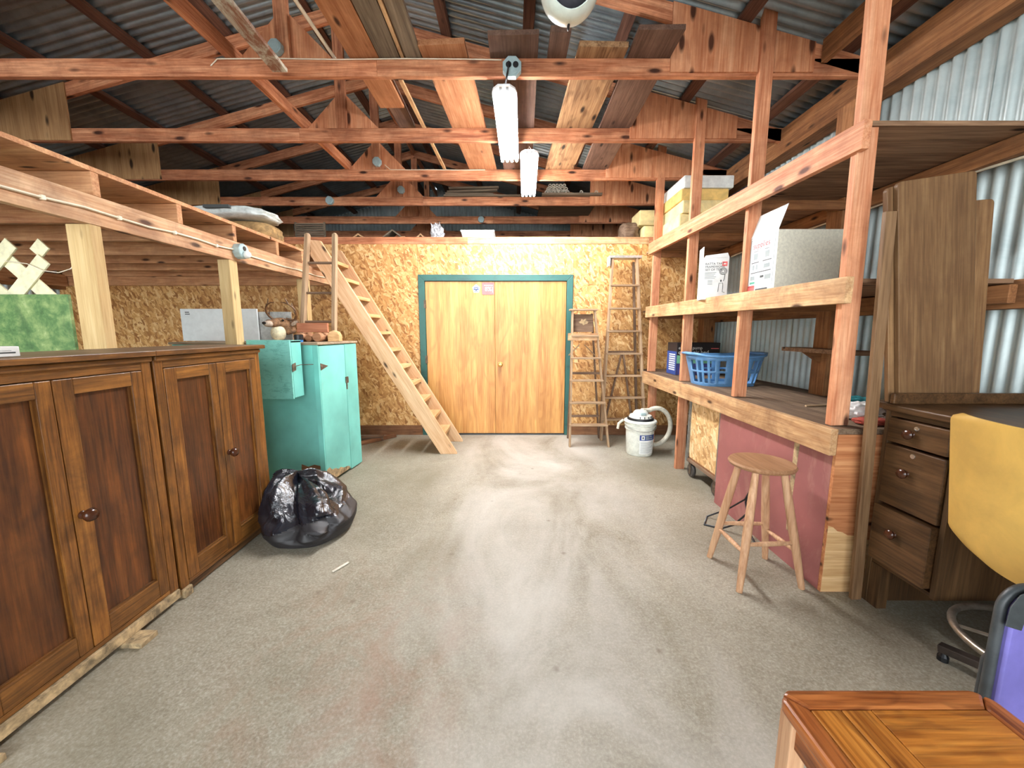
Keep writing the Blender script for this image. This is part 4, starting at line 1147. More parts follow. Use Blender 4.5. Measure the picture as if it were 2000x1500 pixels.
# ------------------------------------------------------------------ ladders
def step_ladder(t, xa0, xa1, xb0, xb1, yf0, yf1, ztop, nsteps, yb, mat, railw=0.022, raild=0.05):
    """front rails from (xa0..xa1) at the floor to (xb0..xb1) at the top"""
    for a, b in ((xa0, xb0), (xa1, xb1)):
        timber('front_rail', (a, yf0, 0), (b, yf1, ztop), railw, raild, mat, t, up=(0, 1, 0))
    for i in range(nsteps):
        f = (i + 1) * 0.98 / (nsteps + 1) * (1.0)
        z = ztop * f
        a = xa0 + (xb0 - xa0) * f; b = xa1 + (xb1 - xa1) * f
        y = yf0 + (yf1 - yf0) * f
        timber('step', (a - 0.012, y - 0.005, z), (b + 0.012, y - 0.005, z), 0.085, 0.02, mat, t)
    for a, b in ((xa0 + 0.03, xb0 + 0.02), (xa1 - 0.03, xb1 - 0.02)):
        timber('back_rail', (a, yb, 0), (b, yf1 + 0.06, ztop - 0.03), railw * 0.9, raild * 0.7, M['ladderdark'], t, up=(0, 1, 0))
t = thing('step_ladder', 'shorter worn wooden step ladder right of the double door', 'ladder', (0.9, 4.6, 0))
step_ladder(t, 0.685, 1.145, 0.712, 0.972, 4.42, 4.60, 1.60, 5, 4.80, M['ladder'])
timber('top_cap', (0.68, 4.62, 1.61), (1.005, 4.62, 1.61), 0.12, 0.02, M['ladder'], t)
build('bucket_shelf', MB().box(0.72, 0.965, 4.635, 4.65, 1.35, 1.56), M['ladderdark'], t, label='paint splashed folded bucket shelf')
build('paint_splash', MB().prism([(0.85 + r_ * math.cos(k * 0.524), 1.47 + r_ * 0.8 * math.sin(k * 0.524)) for k, r_ in enumerate((0.06, 0.04, 0.055, 0.03, 0.05, 0.035, 0.06, 0.045, 0.03, 0.05, 0.038, 0.052))], 'Y', 4.632, 4.6345), M['bare'], t)
timber('cross_board', (0.655, 4.54, 1.295), (1.0, 4.54, 1.295), 0.018, 0.085, M['pine'], t)
for s in (-1, 1):
    timber('brace', (0.845 + s * 0.03, 4.66, 1.20), (0.845 + s * 0.16, 4.66, 1.07), 0.012, 0.018, M['ladder'], t, up=(0, 1, 0))
for z in (0.3, 0.85):
    timber('back_bar', (0.72, 4.79 - z * 0.1, z), (1.1, 4.79 - z * 0.1, z), 0.015, 0.03, M['ladderdark'], t)
t = thing('step_ladder', 'tall grey wooden step ladder with metal top cap by the rack end', 'ladder', (1.4, 4.8, 0))
step_ladder(t, 1.12, 1.672, 1.20, 1.49, 4.70, 4.755, 2.22, 7, 4.925, M['ladder'], 0.026, 0.06)
timber('top_cap', (1.155, 4.78, 2.235), (1.54, 4.78, 2.235), 0.14, 0.03, M['steel'], t)
build('cap_bracket', MB().box(1.155, 1.17, 4.715, 4.845, 2.13, 2.22), M['steel'], t)
timber('back_brace', (1.385, 4.86, 1.10), (1.22, 4.915, 0.22), 0.02, 0.035, M['ladderdark'], t, up=(0, 1, 0))
timber('back_brace', (1.40, 4.86, 1.10), (1.56, 4.915, 0.22), 0.02, 0.035, M['ladderdark'], t, up=(0, 1, 0))
for z in (0.22, 0.80, 1.10, 1.36):
    timber('back_bar', (1.16 + 0.02 * z, 4.91 - z * 0.05, z), (1.62 - 0.06 * z, 4.91 - z * 0.05, z), 0.018, 0.03, M['ladderdark'], t)
# ------------------------------------------------------------------ loft stairs
t = thing('loft_stairs', 'steep pine stairs leaning up to the loft left of the double door', 'stairs', (-0.7, 4.4, 0))
def stringer(yc):
    poly = [(-0.80, 0.0), (-0.615, 0.0), (-0.625, 0.03), (-1.99, 2.29), (-2.09, 2.30), (-2.10, 2.14)]
    o = MB().prism(poly, 'Y', -0.019, 0.019)
    # own frame along the slope so the grain runs up the board
    d = Vector((-1.375, 0, 2.26)).normalized()
    zax = Vector((0, -1, 0)).cross(d) * -1
    m = Matrix((d, Vector((0, 1, 0)), d.cross(Vector((0, 1, 0))))).transposed().to_4x4()
    m.translation = Vector((-1.36, yc, 1.15))
    inv = m.inverted()
    o.v = [tuple(inv @ Vector((p[0], p[1] + yc, p[2]))) for p in o.v]
    build('stringer', o, M['stair'], t, m, bev=0.003, center=False)
stringer(4.17)
stringer(4.66)
for i in range(11):
    z = 0.20 + i * 0.1905
    xf = -0.635 - (z / 2.26) * 1.365
    timber('tread', (xf - 0.085, 4.19, z), (xf - 0.085, 4.64, z), 0.165, 0.036, M['tread'], t, bev=0.002)
# ------------------------------------------------------------------ brown cabinets
def cabinet(label, y0, y1, zbase, far):
    t = thing('cabinet', label, 'cabinet', (-1.95, (y0 + y1) / 2, 0))
    X, XBk, zt_ = -1.69, -2.06, 1.245
    bt = build('carcass', MB().box(XBk, X - 0.022, y0 + 0.005, y0 + 0.025, zbase, zt_).box(XBk, X - 0.022, y1 - 0.025, y1 - 0.005, zbase, zt_).box(XBk, X - 0.022, y0 + 0.025, y1 - 0.025, zbase, zbase + 0.02).box(XBk, XBk + 0.01, y0 + 0.025, y1 - 0.025, zbase + 0.02, zt_), M['cab'], t, bev=0.002)
    sw_ = 0.035 if not far else 0.05
    sr = 0.05
    build('face_stile', MB().box(X - 0.021, X + 0.004, y0 + 0.004, y0 + sw_, zbase, zt_), M['cab'], t, bev=0.003)
    build('face_stile', MB().box(X - 0.021, X + 0.004, y1 - sr, y1 - 0.004, zbase, zt_), M['cab'], t, bev=0.003)
    build('face_rail', MB().box(X - 0.021, X + 0.004, y0 + sw_, y1 - sr, 1.185, zt_), M['cabh'], t, bev=0.003)
    build('face_rail', MB().box(X - 0.021, X + 0.002, y0 + sw_, y1 - sr, zbase + 0.002, zbase + 0.023), M['cabh'], t, bev=0.003)
    build('moulding', MB().box(X - 0.02, X + 0.018, y0 + 0.004, y1 - 0.004, 1.22, 1.2445), M['cabh'], t, bev=0.006)
    build('top', MB().box(XBk - 0.036, X + 0.03, y0 - 0.008, y1 + (0.02 if far else -0.002), zt_ + 0.0005, 1.272), M['cabtop'], t, bev=0.005)
    build('top_edge', MB().box(X + 0.0305, X + 0.036, y0 - 0.008, y1 + (0.02 if far else -0.002), zt_ + 0.002, 1.270), M['cabh'], t, bev=0.002)
    ym = (y0 + sw_ + y1 - sr) / 2
    dz0, dz1 = zbase + 0.026, 1.182
    for k, (a, b) in enumerate(((y0 + sw_ + 0.003, ym - 0.002), (ym + 0.002, y1 - sr - 0.003))):
        st, sb, tr = 0.066, 0.050, 0.062
        dd = build('door', MB().box(X - 0.030, X - 0.012, a + st - 0.004, b - sb + 0.004, dz0 + st, dz1 - tr + 0.004), M['cabpanel'], t)
        for (ya, yb_) in ((a, a + st), (b - sb, b)):
            build('door_stile', MB().box(X - 0.034, X + 0.006, ya, yb_, dz0, dz1), M['cab'], dd, bev=0.003)
        build('door_rail', MB().box(X - 0.034, X + 0.005, a + st, b - sb, dz1 - tr, dz1), M['cabh'], dd, bev=0.003)
        build('door_rail', MB().box(X - 0.034, X + 0.005, a + st, b - sb, dz0, dz0 + st + 0.02), M['cabh'], dd, bev=0.003)
        build('bead', MB().box(X - 0.012, X - 0.004, a + st, b - sb, dz0 + st + 0.0205, dz0 + st + 0.028), M['cabh'], dd)
        build('bead', MB().box(X - 0.012, X - 0.004, b - sb - 0.008, b - sb - 0.0005, dz0 + st + 0.029, dz1 - tr - 0.001), M['cab'], dd)
        if k == 1:
            build('knob', MB().lathe([(0.016, 0), (0.016, 0.004), (0.010, 0.008), (0.010, 0.014), (0.022, 0.022), (0.027, 0.034), (0.022, 0.045), (0.010, 0.050), (0.0, 0.051)], 20, T((X + 0.006, a + 0.028, 0.648)) @ R('Y', PI / 2)), M['knob'], dd, smooth=50)
    return t
cf = cabinet('dark oak cabinet farther from the camera, its corner beside the black bag', 1.80, 2.565, 0.05, True)
for yy in (1.825, 2.52):
    build('foot', MB().box(-1.735, -1.672, yy - 0.022, yy + 0.03, 0.0, 0.0495), M['bare'] if yy < 2 else M['cab'], cf, bev=0.005)
for yy in (1.83, 2.52):
    build('foot', MB().box(-2.08, -2.02, yy - 0.022, yy + 0.03, 0.0, 0.0495), M['cab'], cf, bev=0.005)
build('front_skirt', MB().box(-1.72, -1.70, 1.86, 2.49, 0.008, 0.0495), M['desk'], cf)
cn = cabinet('dark oak cabinet nearest the camera, raised on wood blocks', 1.01, 1.792, 0.072, False)
o = timber('support_board', (-1.712, 0.9, 0.0485), (-1.712, 1.785, 0.0485), 0.07, 0.045, M['bare'], None, bev=0.002); tag(o, 'pale board under the front of the nearest brown cabinet', 'board')
o = timber('support_board', (-2.03, 0.95, 0.0485), (-2.03, 1.785, 0.0485), 0.06, 0.045, M['bare'], None, bev=0.002); tag(o, 'pale board under the back of the nearest brown cabinet', 'board')
for k, (yy, lb) in enumerate(((1.53, 'wood block jutting out under the nearest brown cabinet, by its right door'), (1.02, 'wood block under the near end of the nearest brown cabinet'))):
    o = build('wood_block', MB().box(-1.78, -1.62 + 0.02 * (1 - k), yy - 0.04, yy + 0.04, 0.0, 0.025), M['bare'], None, bev=0.003); tag(o, lb, 'block')
for k, yy in enumerate((1.05, 1.6)):
    o = build('wood_block', MB().box(-2.10, -2.0, yy - 0.04, yy + 0.04, 0.0, 0.025), M['bare'], None, bev=0.003); tag(o, ('near', 'far')[k] + ' wood block under the back board of the nearest brown cabinet', 'block')
t = thing('booklet_box', 'small white printed packet lying on the nearest brown cabinet', 'packet', (-1.76, 1.28, 1.273), math.radians(4))
tm = MW[t.name]
build('packet', MB().box(-0.08, 0.05, -0.14, 0.06, 0.0005, 0.036), M['paper'], t, tm, bev=0.003)
build('print', MB().box(0.0502, 0.0508, -0.12, 0.046, 0.012, 0.017), M['ink'], t, tm)
build('print', MB().box(0.0502, 0.0508, -0.12, 0.035, 0.021, 0.0225), M['inklight'], t, tm)
build('print', MB().box(0.0502, 0.0508, -0.12, -0.02, 0.027, 0.029), M['inklight'], t, tm)
# things behind the cabinets
o = build('green_panel', MB().box(-3.1, -2.285, 2.02, 2.035, 0.0, 1.548), M['green'], None, T((0, 0, 0)), bev=0.001); tag(o, 'mottled green board standing behind the nearest brown cabinet', 'panel')
t = thing('lattice_panel', 'cream garden lattice standing behind the mottled green board', 'lattice', (-2.8, 2.08, 0))
def latt(sgn, yy, cs):
    for c in cs:
        # line through (x, z): z - 1.6 = sgn * (x - c)
        pts = []
        x_a, x_b = -3.25, -2.425
        pa = (x_a, 1.6 + sgn * (x_a - c)); pb = (x_b, 1.6 + sgn * (x_b - c))
        def clip(p, q):
            (xa, za), (xb, zb2) = p, q
            lo_, hi_ = 0.02, 1.81
            for lim, up_ in ((lo_, False), (hi_, True)):
                for first in (True, False):
                    x_, z_ = (xa, za) if first else (xb, zb2)
                    ox, oz = (xb, zb2) if first else (xa, za)
                    bad = z_ > lim if up_ else z_ < lim
                    if bad:
                        if (oz > lim if up_ else oz < lim): return None
                        f = (lim - oz) / (z_ - oz)
                        nx_, nz_ = ox + (x_ - ox) * f, lim
                        if first: xa, za = nx_, nz_
                        else: xb, zb2 = nx_, nz_
            return (xa, za), (xb, zb2)
        r_ = clip(pa, pb)
        if r_ is None: continue
        (xa, za), (xb, zb2) = r_
        if math.hypot(xb - xa, zb2 - za) < 0.05: continue
        timber('slat', (xa, yy, za), (xb, yy, zb2), 0.072, 0.010, M['lattice'], t, up=(0, 1, 0), bev=0.002)
latt(1, 2.062, [-2.555 - 0.235 * k for k in range(-8, 12)])
latt(-1, 2.073, [-2.50 - 0.235 * k for k in range(-8, 12)])
cable('thin pale wire drooping from the lattice to the loft post', [(-2.62, 2.05, 1.72), (-2.5, 2.05, 1.705), (-2.42, 2.045, 1.67), (-2.34, 2.045, 1.66), (-2.28, 2.05, 1.68), (-2.243, 2.055, 1.735)], 0.0025)
# ------------------------------------------------------------------ teal cabinet and box
t = thing('teal_cabinet', 'tall teal painted wooden cupboard with worn bottom beside the stairs', 'cupboard', (-1.60, 3.55, 0), math.radians(-6))
tm = MW[t.name]
# local: x=0 front face (aisle side), y from -0.30 to 0.33
ya, yb_ = -0.315, 0.325
build('cupboard_body', MB().box(-1.35, -0.02, ya, yb_, 0.02, 1.245), M['teal'], t, tm, bev=0.004)
build('top', MB().box(-1.37, 0.012, ya - 0.015, yb_ + 0.012, 1.2455, 1.266), M['tealtop'], t, tm, bev=0.004)
build('corner_post', MB().box(-0.045, 0.004, ya - 0.004, ya + 0.008, 0.0, 1.244), M['teal'], t, tm, bev=0.003)
dd = build('door', MB().box(-0.019, 0.003, ya + 0.012, 0.10, 0.03, 1.235), M['teal'], t, tm, bev=0.003)
build('side_board', MB().box(-0.019, 0.002, 0.107, yb_ - 0.002, 0.012, 1.24), M['teal'], t, tm, bev=0.003)
build('worn_patch', MB().prism([(ya + 0.013, 0.03), (0.09, 0.03), (0.06, 0.06), (0.02, 0.07), (-0.03, 0.075), (-0.08, 0.10), (-0.12, 0.095), (-0.17, 0.12), (-0.22, 0.125), (-0.26, 0.16), (ya + 0.013, 0.15)], 'X', 0.0032, 0.0040), M['bare'], dd, tm)
build('worn_patch', MB().prism([(-0.24, 0.02), (-0.046, 0.02), (-0.046, 0.19), (-0.10, 0.20), (-0.16, 0.18), (-0.22, 0.20)], 'Y', ya - 0.0012, ya - 0.0004), M['sill'], t, tm)
build('hinge_strap', MB().prism([(ya + 0.02, 1.03), (ya + 0.02, 1.09), (ya + 0.13, 1.06)], 'X', 0.003, 0.007), M['rustiron'], dd, tm)
build('latch', MB().box(0.003, 0.016, 0.085, 0.125, 0.87, 0.93), M['rustiron'], t, tm, bev=0.003)
build('latch_hasp', MB().box(0.003, 0.010, 0.097, 0.110, 0.81, 0.872), M['rustiron'], t, tm)
t = thing('teal_box', 'rough teal chipboard box fixed in front of the teal cupboard', 'box', (-1.95, 3.13, 0.82))
build('front_panel', MB().box(-2.085, -1.745, 3.03, 3.045, 0.822, 1.292), M['tealrough'], t, bev=0.002)
build('side_panel', MB().box(-1.758, -1.742, 3.0455, 3.185, 0.83, 1.285), M['teal'], t, bev=0.002)
build('box_top', MB().box(-2.085, -1.742, 3.0455, 3.185, 1.27, 1.288), M['teal'], t, bev=0.002)
build('box_bottom', MB().box(-2.085, -1.76, 3.0455, 3.185, 0.83, 0.848), M['teal'], t, bev=0.002)
build('hinge_wire', MB().tube([(-1.741, 3.06, 1.08), (-1.72, 3.12, 1.09), (-1.66, 3.205, 1.085)], 0.003, 6), M['rustiron'], t)
build('hasp', MB().prism([(3.035, 1.04), (3.085, 1.05), (3.085, 1.11), (3.035, 1.10)], 'X', -1.742, -1.738), M['rustiron'], t)
# on top of the teal cupboard (top at z = 1.267)
TZ = 1.268
o = build('whiteboard', MB().box(-3.16, -2.43, 3.72, 3.735, TZ, 1.572), M['board'], None, bev=0.002); tag(o, 'white blank board standing behind the farther brown cabinet', 'board')
build('print', MB().box(-3.115, -3.075, 3.7192, 3.7199, 1.535, 1.543).box(-3.115, -3.07, 3.7192, 3.7199, 1.518, 1.526), M['ink'], o)
o = build('metal_panel', MB().box(-2.55, -2.12, 3.745, 3.755, TZ, 1.545), M['steel'], None); tag(o, 'shiny metal panel standing behind the mounted deer head', 'panel')
o = timber('short_board', (-1.96, 3.55, TZ + 0.124), (-1.68, 3.55, TZ + 0.124), 0.03, 0.085, M['redwood'], None); tag(o, 'short reddish board laid on the logs on the teal cupboard', 'board')
def log(label, x, y, r, L, ang, mat='log', z=TZ):
    m = T((x, y, z + r)) @ R('Z', ang) @ R('X', PI / 2)
    o = build('log', MB().lathe([(r * 0.96, -L / 2), (r, -L / 2 + 0.004), (r, L / 2 - 0.004), (r * 0.96, L / 2)], 18, m), M[mat], None, smooth=40)
    return tag(o, label, 'log')
log('log lying under the left end of the short reddish board', -1.90, 3.56, 0.04, 0.2, 0.0)
log('log lying under the right end of the short reddish board', -1.745, 3.56, 0.04, 0.2, 0.0)
log('thin round log end beside the cut half log', -1.822, 3.55, 0.030, 0.18, 0.0)
o = build('half_log', MB().prism([(-0.05, 0), (0.05, 0), (0.05, 0.05), (0.035, 0.085), (0.0, 0.10), (-0.035, 0.085), (-0.05, 0.05)], 'Y', -0.06, 0.06, T((-1.645, 3.60, TZ)) @ R('Z', 0.2)), M['tread'], None, bev=0.004); tag(o, 'pale round topped log piece at the right edge of the teal cupboard', 'log')
t = thing('small_jar', 'small black capped jar with blue band on the teal cupboard', 'jar', (-1.84, 3.34, TZ))
build('jar_body', MB().lathe([(0.033, 0.0), (0.034, 0.018)], 20, T((-1.84, 3.34, TZ))), plain('blue_jar', (52, 130, 200), 0.4), t, smooth=40)
build('cap', MB().lathe([(0.036, 0.0185), (0.036, 0.06), (0.03, 0.064), (0, 0.064)], 20, T((-1.84, 3.34, TZ))), M['blackpl'], t, smooth=40)
# mounted deer head
t = thing('deer_mount', 'mounted deer head with curved antlers and pale throat on the teal cupboard', 'deer head', (-2.10, 3.55, TZ))
dx, dy = -2.115, 3.56
def skinbody(name, pts, edges_, radii, mat, parent, sub=2):
    me = D.meshes.new(name)
    me.from_pydata(pts, edges_, [])
    o = D.objects.new(name, me)
    link(o, parent, I4)
    sk = o.modifiers.new('skin', 'SKIN'); sk.use_smooth_shade = True
    ss = o.modifiers.new('sub', 'SUBSURF'); ss.levels = sub; ss.render_levels = sub
    for i, r_ in enumerate(radii):
        rr_ = r_ if isinstance(r_, tuple) else (r_, r_)
        me.skin_vertices[0].data[i].radius = rr_
    me.skin_vertices[0].data[0].use_root = True
    me.materials.append(mat)
    return o
skinbody('head', [(dx + 0.03, dy + 0.06, TZ + 0.06), (dx + 0.03, dy + 0.05, TZ + 0.11), (dx + 0.015, dy + 0.02, TZ + 0.165), (dx - 0.005, dy - 0.04, TZ + 0.172), (dx - 0.03, dy - 0.10, TZ + 0.160), (dx - 0.045, dy - 0.135, TZ + 0.156)],
         [(0, 1), (1, 2), (2, 3), (3, 4), (4, 5)], [0.085, 0.075, 0.062, 0.05, 0.034, 0.026], M['fur'], t)
build('throat', MB().ball((dx - 0.01, dy - 0.03, TZ + 0.076), (0.062, 0.06, 0.075), 24, 14), M['furpale'], t, smooth=60)
build('muzzle', MB().ball((dx - 0.038, dy - 0.115, TZ + 0.158), (0.036, 0.05, 0.030), 18, 12, R('Z', -0.25)), M['furgrey'], t, smooth=60)
build('nose', MB().ball((dx - 0.050, dy - 0.163, TZ + 0.163), (0.018, 0.010, 0.012), 14, 8), M['black'], t, smooth=60)
for s in (-1, 1):
    build('eye', MB().ball((dx + 0.0 + s * 0.048, dy - 0.045, TZ + 0.190), 0.010, 12, 8), M['black'], t, smooth=60)
    em = T((dx + 0.012 + s * 0.105, dy + 0.02, TZ + 0.165)) @ R('Y', s * 1.1) @ R('X', 0.2)
    build('ear', MB().ball((0, 0, 0), (0.028, 0.012, 0.055), 16, 10, None), M['fur'], t, em, smooth=60)
    build('inner_ear', MB().ball((0, -0.007, 0), (0.018, 0.007, 0.042), 14, 8, None), M['furgrey'], t, em, smooth=60)
    ap = []
    for k in range(9):
        a = math.radians(-60 + 150 * k / 8)
        ap.append((dx + 0.012 + s * (0.03 + 0.105 * math.cos(a)), dy + 0.0 - 0.05 * math.sin(a), TZ + 0.265 + 0.085 * math.sin(a) - 0.0))
    ap = [(dx + 0.012 + s * 0.028, dy + 0.015, TZ + 0.205)] + ap
    build('antler', MB().tube(ap, [0.012, 0.012, 0.011, 0.010, 0.010, 0.009, 0.008, 0.007, 0.006, 0.003], 8), M['antler'], t, smooth=60)
    for k in (3, 5, 7):
        p = Vector(ap[k])
        build('tine', MB().tube([p, p + Vector((-s * 0.012, -0.01, 0.03)), p + Vector((-s * 0.018, -0.012, 0.055))], [0.007, 0.005, 0.002], 7), M['antler'], t, smooth=60)
# old ladder hooked on the loft edge
t = thing('bunk_ladder', 'short old ladder standing on the teal cupboard against the loft', 'ladder', (-1.83, 3.72, TZ))
for a, b in ((-2.005, -1.925), (-1.700, -1.668)):
    m, L = frame((a, 3.70, TZ + 0.001), (b, 3.78, 2.27), (0, 1, 0))
    pr_ = [(-0.016, -0.028), (0.016, -0.028), (0.022, 0), (0.016, 0.028), (-0.016, 0.028), (-0.022, 0)]
    build('ladder_rail', MB().prism([(p, q) for p, q in pr_], 'X', -L / 2, L / 2 - 0.01).ball((L / 2 - 0.012, 0, 0), (0.02, 0.022, 0.028), 12, 8), M['ladder'], t, m, smooth=35, center=False)
for z in (1.45, 1.72, 2.0):
    f = (z - TZ) / (2.27 - TZ)
    build('rung', MB().tube([(-2.005 + 0.08 * f, 3.70 + 0.08 * f, z), (-1.70 + 0.032 * f, 3.70 + 0.08 * f, z)], 0.012, 10), M['ladderdark'], t, smooth=60)
# ------------------------------------------------------------------ bin bag
t = thing('bin_bag', 'crumpled black bin bag slumped by the corner of the farther brown cabinet', 'bag', (-1.36, 2.50, 0))
def bagshape():
    vs, fs = [], []
    na, nh = 200, 120
    prof = [(0.0, 0.25), (0.03, 0.295), (0.09, 0.32), (0.17, 0.32), (0.25, 0.295), (0.31, 0.25), (0.355, 0.18), (0.38, 0.10), (0.39, 0.03), (0.392, 0.0005)]
    rnd = random.Random(5)
    folds = []
    for k_ in range(9):
        v_ = Vector((rnd.uniform(-1, 1), rnd.uniform(-1, 1), rnd.uniform(-1, 1))).normalized()
        fr_ = rnd.uniform(2.5, 9.0)
        folds.append((v_, fr_, rnd.random(), 0.30 / fr_))
    def pr_(t_):
        x = t_ * (len(prof) - 1); i = min(int(x), len(prof) - 2); f = x - i
        f = f * f * (3 - 2 * f)
        return (prof[i][0] + (prof[i + 1][0] - prof[i][0]) * f, prof[i][1] + (prof[i + 1][1] - prof[i][1]) * f)
    for j in range(nh + 1):
        z, r_ = pr_(j / nh)
        f = z / 0.6
        for k in range(na):
            a = 2 * PI * k / na
            p = Vector((math.cos(a) * 1.5, math.sin(a) * 1.5, z * 4))
            q = Vector((math.cos(a) * 0.3, math.sin(a) * 0.3, z))
            cr = 0.0
            for (fd, fr, ph, am) in folds:
                u = (q.dot(fd) * fr + ph + cr * 0.8) % 1.0
                cr += am * (abs(u * 2 - 1) * 2 - 1)
            amt = min(1.0, max(0.0, (z - 0.10 - 0.05 * math.sin(a * 2 + 1)) / 0.08)) * 0.9 + 0.04
            rad = r_ * (1 + 0.10 * mnoise.noise(p * 0.9) + amt * cr)
            lean = max(0, f - 0.25)
            cx_ = -1.365 - 0.42 * lean ; cy_ = 2.50 + 0.36 * lean
            x = cx_ + rad * 0.88 * math.cos(a); y = cy_ + rad * 0.95 * math.sin(a)
            ridge = 1 - 2 * abs(mnoise.noise(Vector((x * 5.5, y * 5.5, 2.0))))
            zz_ = 0.83 * z * (1 - 1.25 * f * (x + 1.52)) + (0.03 * ridge + 0.22 * cr) * min(1, max(0, (f - 0.35) / 0.4))
            x = max(x, -1.66) if y < 2.60 else x
            vs.append((x, y, max(0.0005, zz_)))
    for j in range(nh):
        for k in range(na):
            k2 = (k + 1) % na
            fs.append((j * na + k, j * na + k2, (j + 1) * na + k2, (j + 1) * na + k))
    fs.append(tuple(range(na - 1, -1, -1)))
    return MB().add(vs, fs)
b = bagshape()
o = build('bag_body', b, [M['bag'], M['dullbag']], t, smooth=24)
for p in o.data.polygons:
    zc = p.center.z + o.matrix_basis.translation.z
    if zc < 0.13 + 0.03 * math.sin(p.center.x * 9): p.material_index = 1
# stick on the floor
o = timber('splinter', (-1.02, 2.02, 0.006), (-0.965, 2.11, 0.008), 0.014, 0.008, M['pipe'], None); tag(o, 'pale wood splinter on the floor in front of the black bag', 'splinter')
o = timber('floor_board', (-2.2, 4.60, 0.03), (-1.62, 4.72, 0.03), 0.09, 0.05, M['ladderdark'], None); tag(o, 'dark plank lying on the floor between teal cupboard and stairs', 'plank')
o = timber('floor_board', (-1.9, 4.42, 0.02), (-1.52, 4.86, 0.02), 0.07, 0.035, M['sill'], None); tag(o, 'brown batten lying on the floor behind the teal cupboard', 'batten')

# ------------------------------------------------------------------ desk with leaning leaves
t = thing('desk', 'tall dark oak desk with knobbed drawers against the corrugated wall', 'desk', (2.1, 1.3, 0))
DX, DXB, DY1, DY0, DT = 1.80, 2.42, 1.815, 0.55, 1.02
build('desktop', MB().box(DX - 0.025, DXB, DY0, DY1, DT - 0.03, DT), M['desk'], t, bev=0.006)
build('top_gallery', MB().box(DX - 0.01, DXB, DY1 - 0.040, DY1 - 0.020, DT + 0.0005, DT + 0.052), M['desk'], t, bev=0.004)
build('back_ledge', MB().box(1.80, DXB, DY1 + 0.0005, DY1 + 0.085, DT - 0.03, DT), M['desk'], t, bev=0.003)
build('end_panel', MB().box(DX, DXB, DY1 - 0.025, DY1, 0.0, DT - 0.031), M['deskz'], t, bev=0.003)
build('end_panel', MB().box(DX, DXB, DY0, DY0 + 0.025, 0.0, DT - 0.031), M['deskz'], t, bev=0.003)
build('pedestal_side', MB().box(DX, DXB, 1.50, 1.52, 0.22, DT - 0.031), M['deskz'], t)
build('pedestal_back', MB().box(DXB - 0.015, DXB - 0.002, DY0 + 0.026, DY1 - 0.026, 0.1, DT - 0.031), M['deskz'], t)
build('front_rail', MB().box(DX, DX + 0.02, 1.521, DY1 - 0.026, DT - 0.055, DT - 0.031), M['desk'], t)
build('knee_rail', MB().box(DX + 0.01, DX + 0.03, DY0 + 0.026, 1.499, DT - 0.12, DT - 0.031), M['desk'], t)
build('pedestal_floor', MB().box(DX + 0.004, DXB - 0.02, 1.521, DY1 - 0.026, 0.222, 0.24), M['desk'], t)
build('leg', MB().box(DX + 0.002, DX + 0.05, 1.735, DY1 - 0.0255, 0.0, 0.22), M['deskz'], t)
for (za, zb2) in ((0.845, 0.958), (0.545, 0.832), (0.255, 0.532)):
    out = 0.03 if za < 0.3 else 0.012
    dw = build('drawer', MB().box(DX - out, DX + 0.35, 1.527, DY1 - 0.030, za, zb2), M['desk'], t, bev=0.004)
    zk = (za + zb2) / 2 + (0.03 if zb2 - za > 0.2 else 0.0)
    if za < 0.3: zk = 0.425
    kx = DX - out
    build('knob', MB().lathe([(0.015, 0), (0.012, 0.004), (0.012, 0.008), (0.021, 0.013), (0.023, 0.021), (0.017, 0.029), (0, 0.032)], 18, T((kx, 1.675, zk)) @ R('Y', -PI / 2)), M['knob'], dw, smooth=50)
    if za > 0.3:
        build('lock', MB().lathe([(0.011, 0), (0.010, 0.003), (0, 0.003)], 14, T((kx, 1.655, zb2 - 0.026)) @ R('Y', -PI / 2)), M['chrome'], dw, smooth=40)
def leaf(label, x0, w_, h, y, lean, th=0.022, rad=0.02, group=None, tilt=0.0, zb_=1.0735):
    pts = []
    for cx_, cz_, a0 in ((w_ - rad, h - rad, 0), (rad, h - rad, 90)):
        for j in range(5):
            a = math.radians(a0 + j * 22.5)
            pts.append((cx_ + rad * math.cos(a), cz_ + rad * math.sin(a)))
    pts += [(0, 0), (w_, 0)]
    m = T((x0, y, zb_)) @ R('Y', -lean) @ R('X', tilt)
    o = build('table_leaf', MB().prism(pts, 'Y', 0, th), M['leaf'], None, m, bev=0.003)
    return tag(o, label, 'table leaf', 'table leaves leaning on the desk end')
LZ = 1.0735
leaf('foremost wide brown table leaf standing on the desk end', 1.838, 0.345, 1.0, 1.797, math.radians(8), zb_=1.0215)
leaf('shorter brown table leaf showing behind the right edge of the foremost one', 1.93, 0.345, 0.91, 1.845, math.radians(5.0), zb_=1.0215)
leaf('narrow edge of a brown table leaf just left of the foremost one', 1.812, 0.33, 0.985, 1.821, math.radians(8), zb_=1.0215)
o = build('upright_board', MB().box(-0.014, 0.036, -0.010, 0.010, 0, 1.89), M['plank'], None, T((1.75, 1.807, 0.0)) @ R('Y', -math.radians(2.2)), bev=0.002); tag(o, 'tall brown board standing on the floor between workbench and desk', 'board')

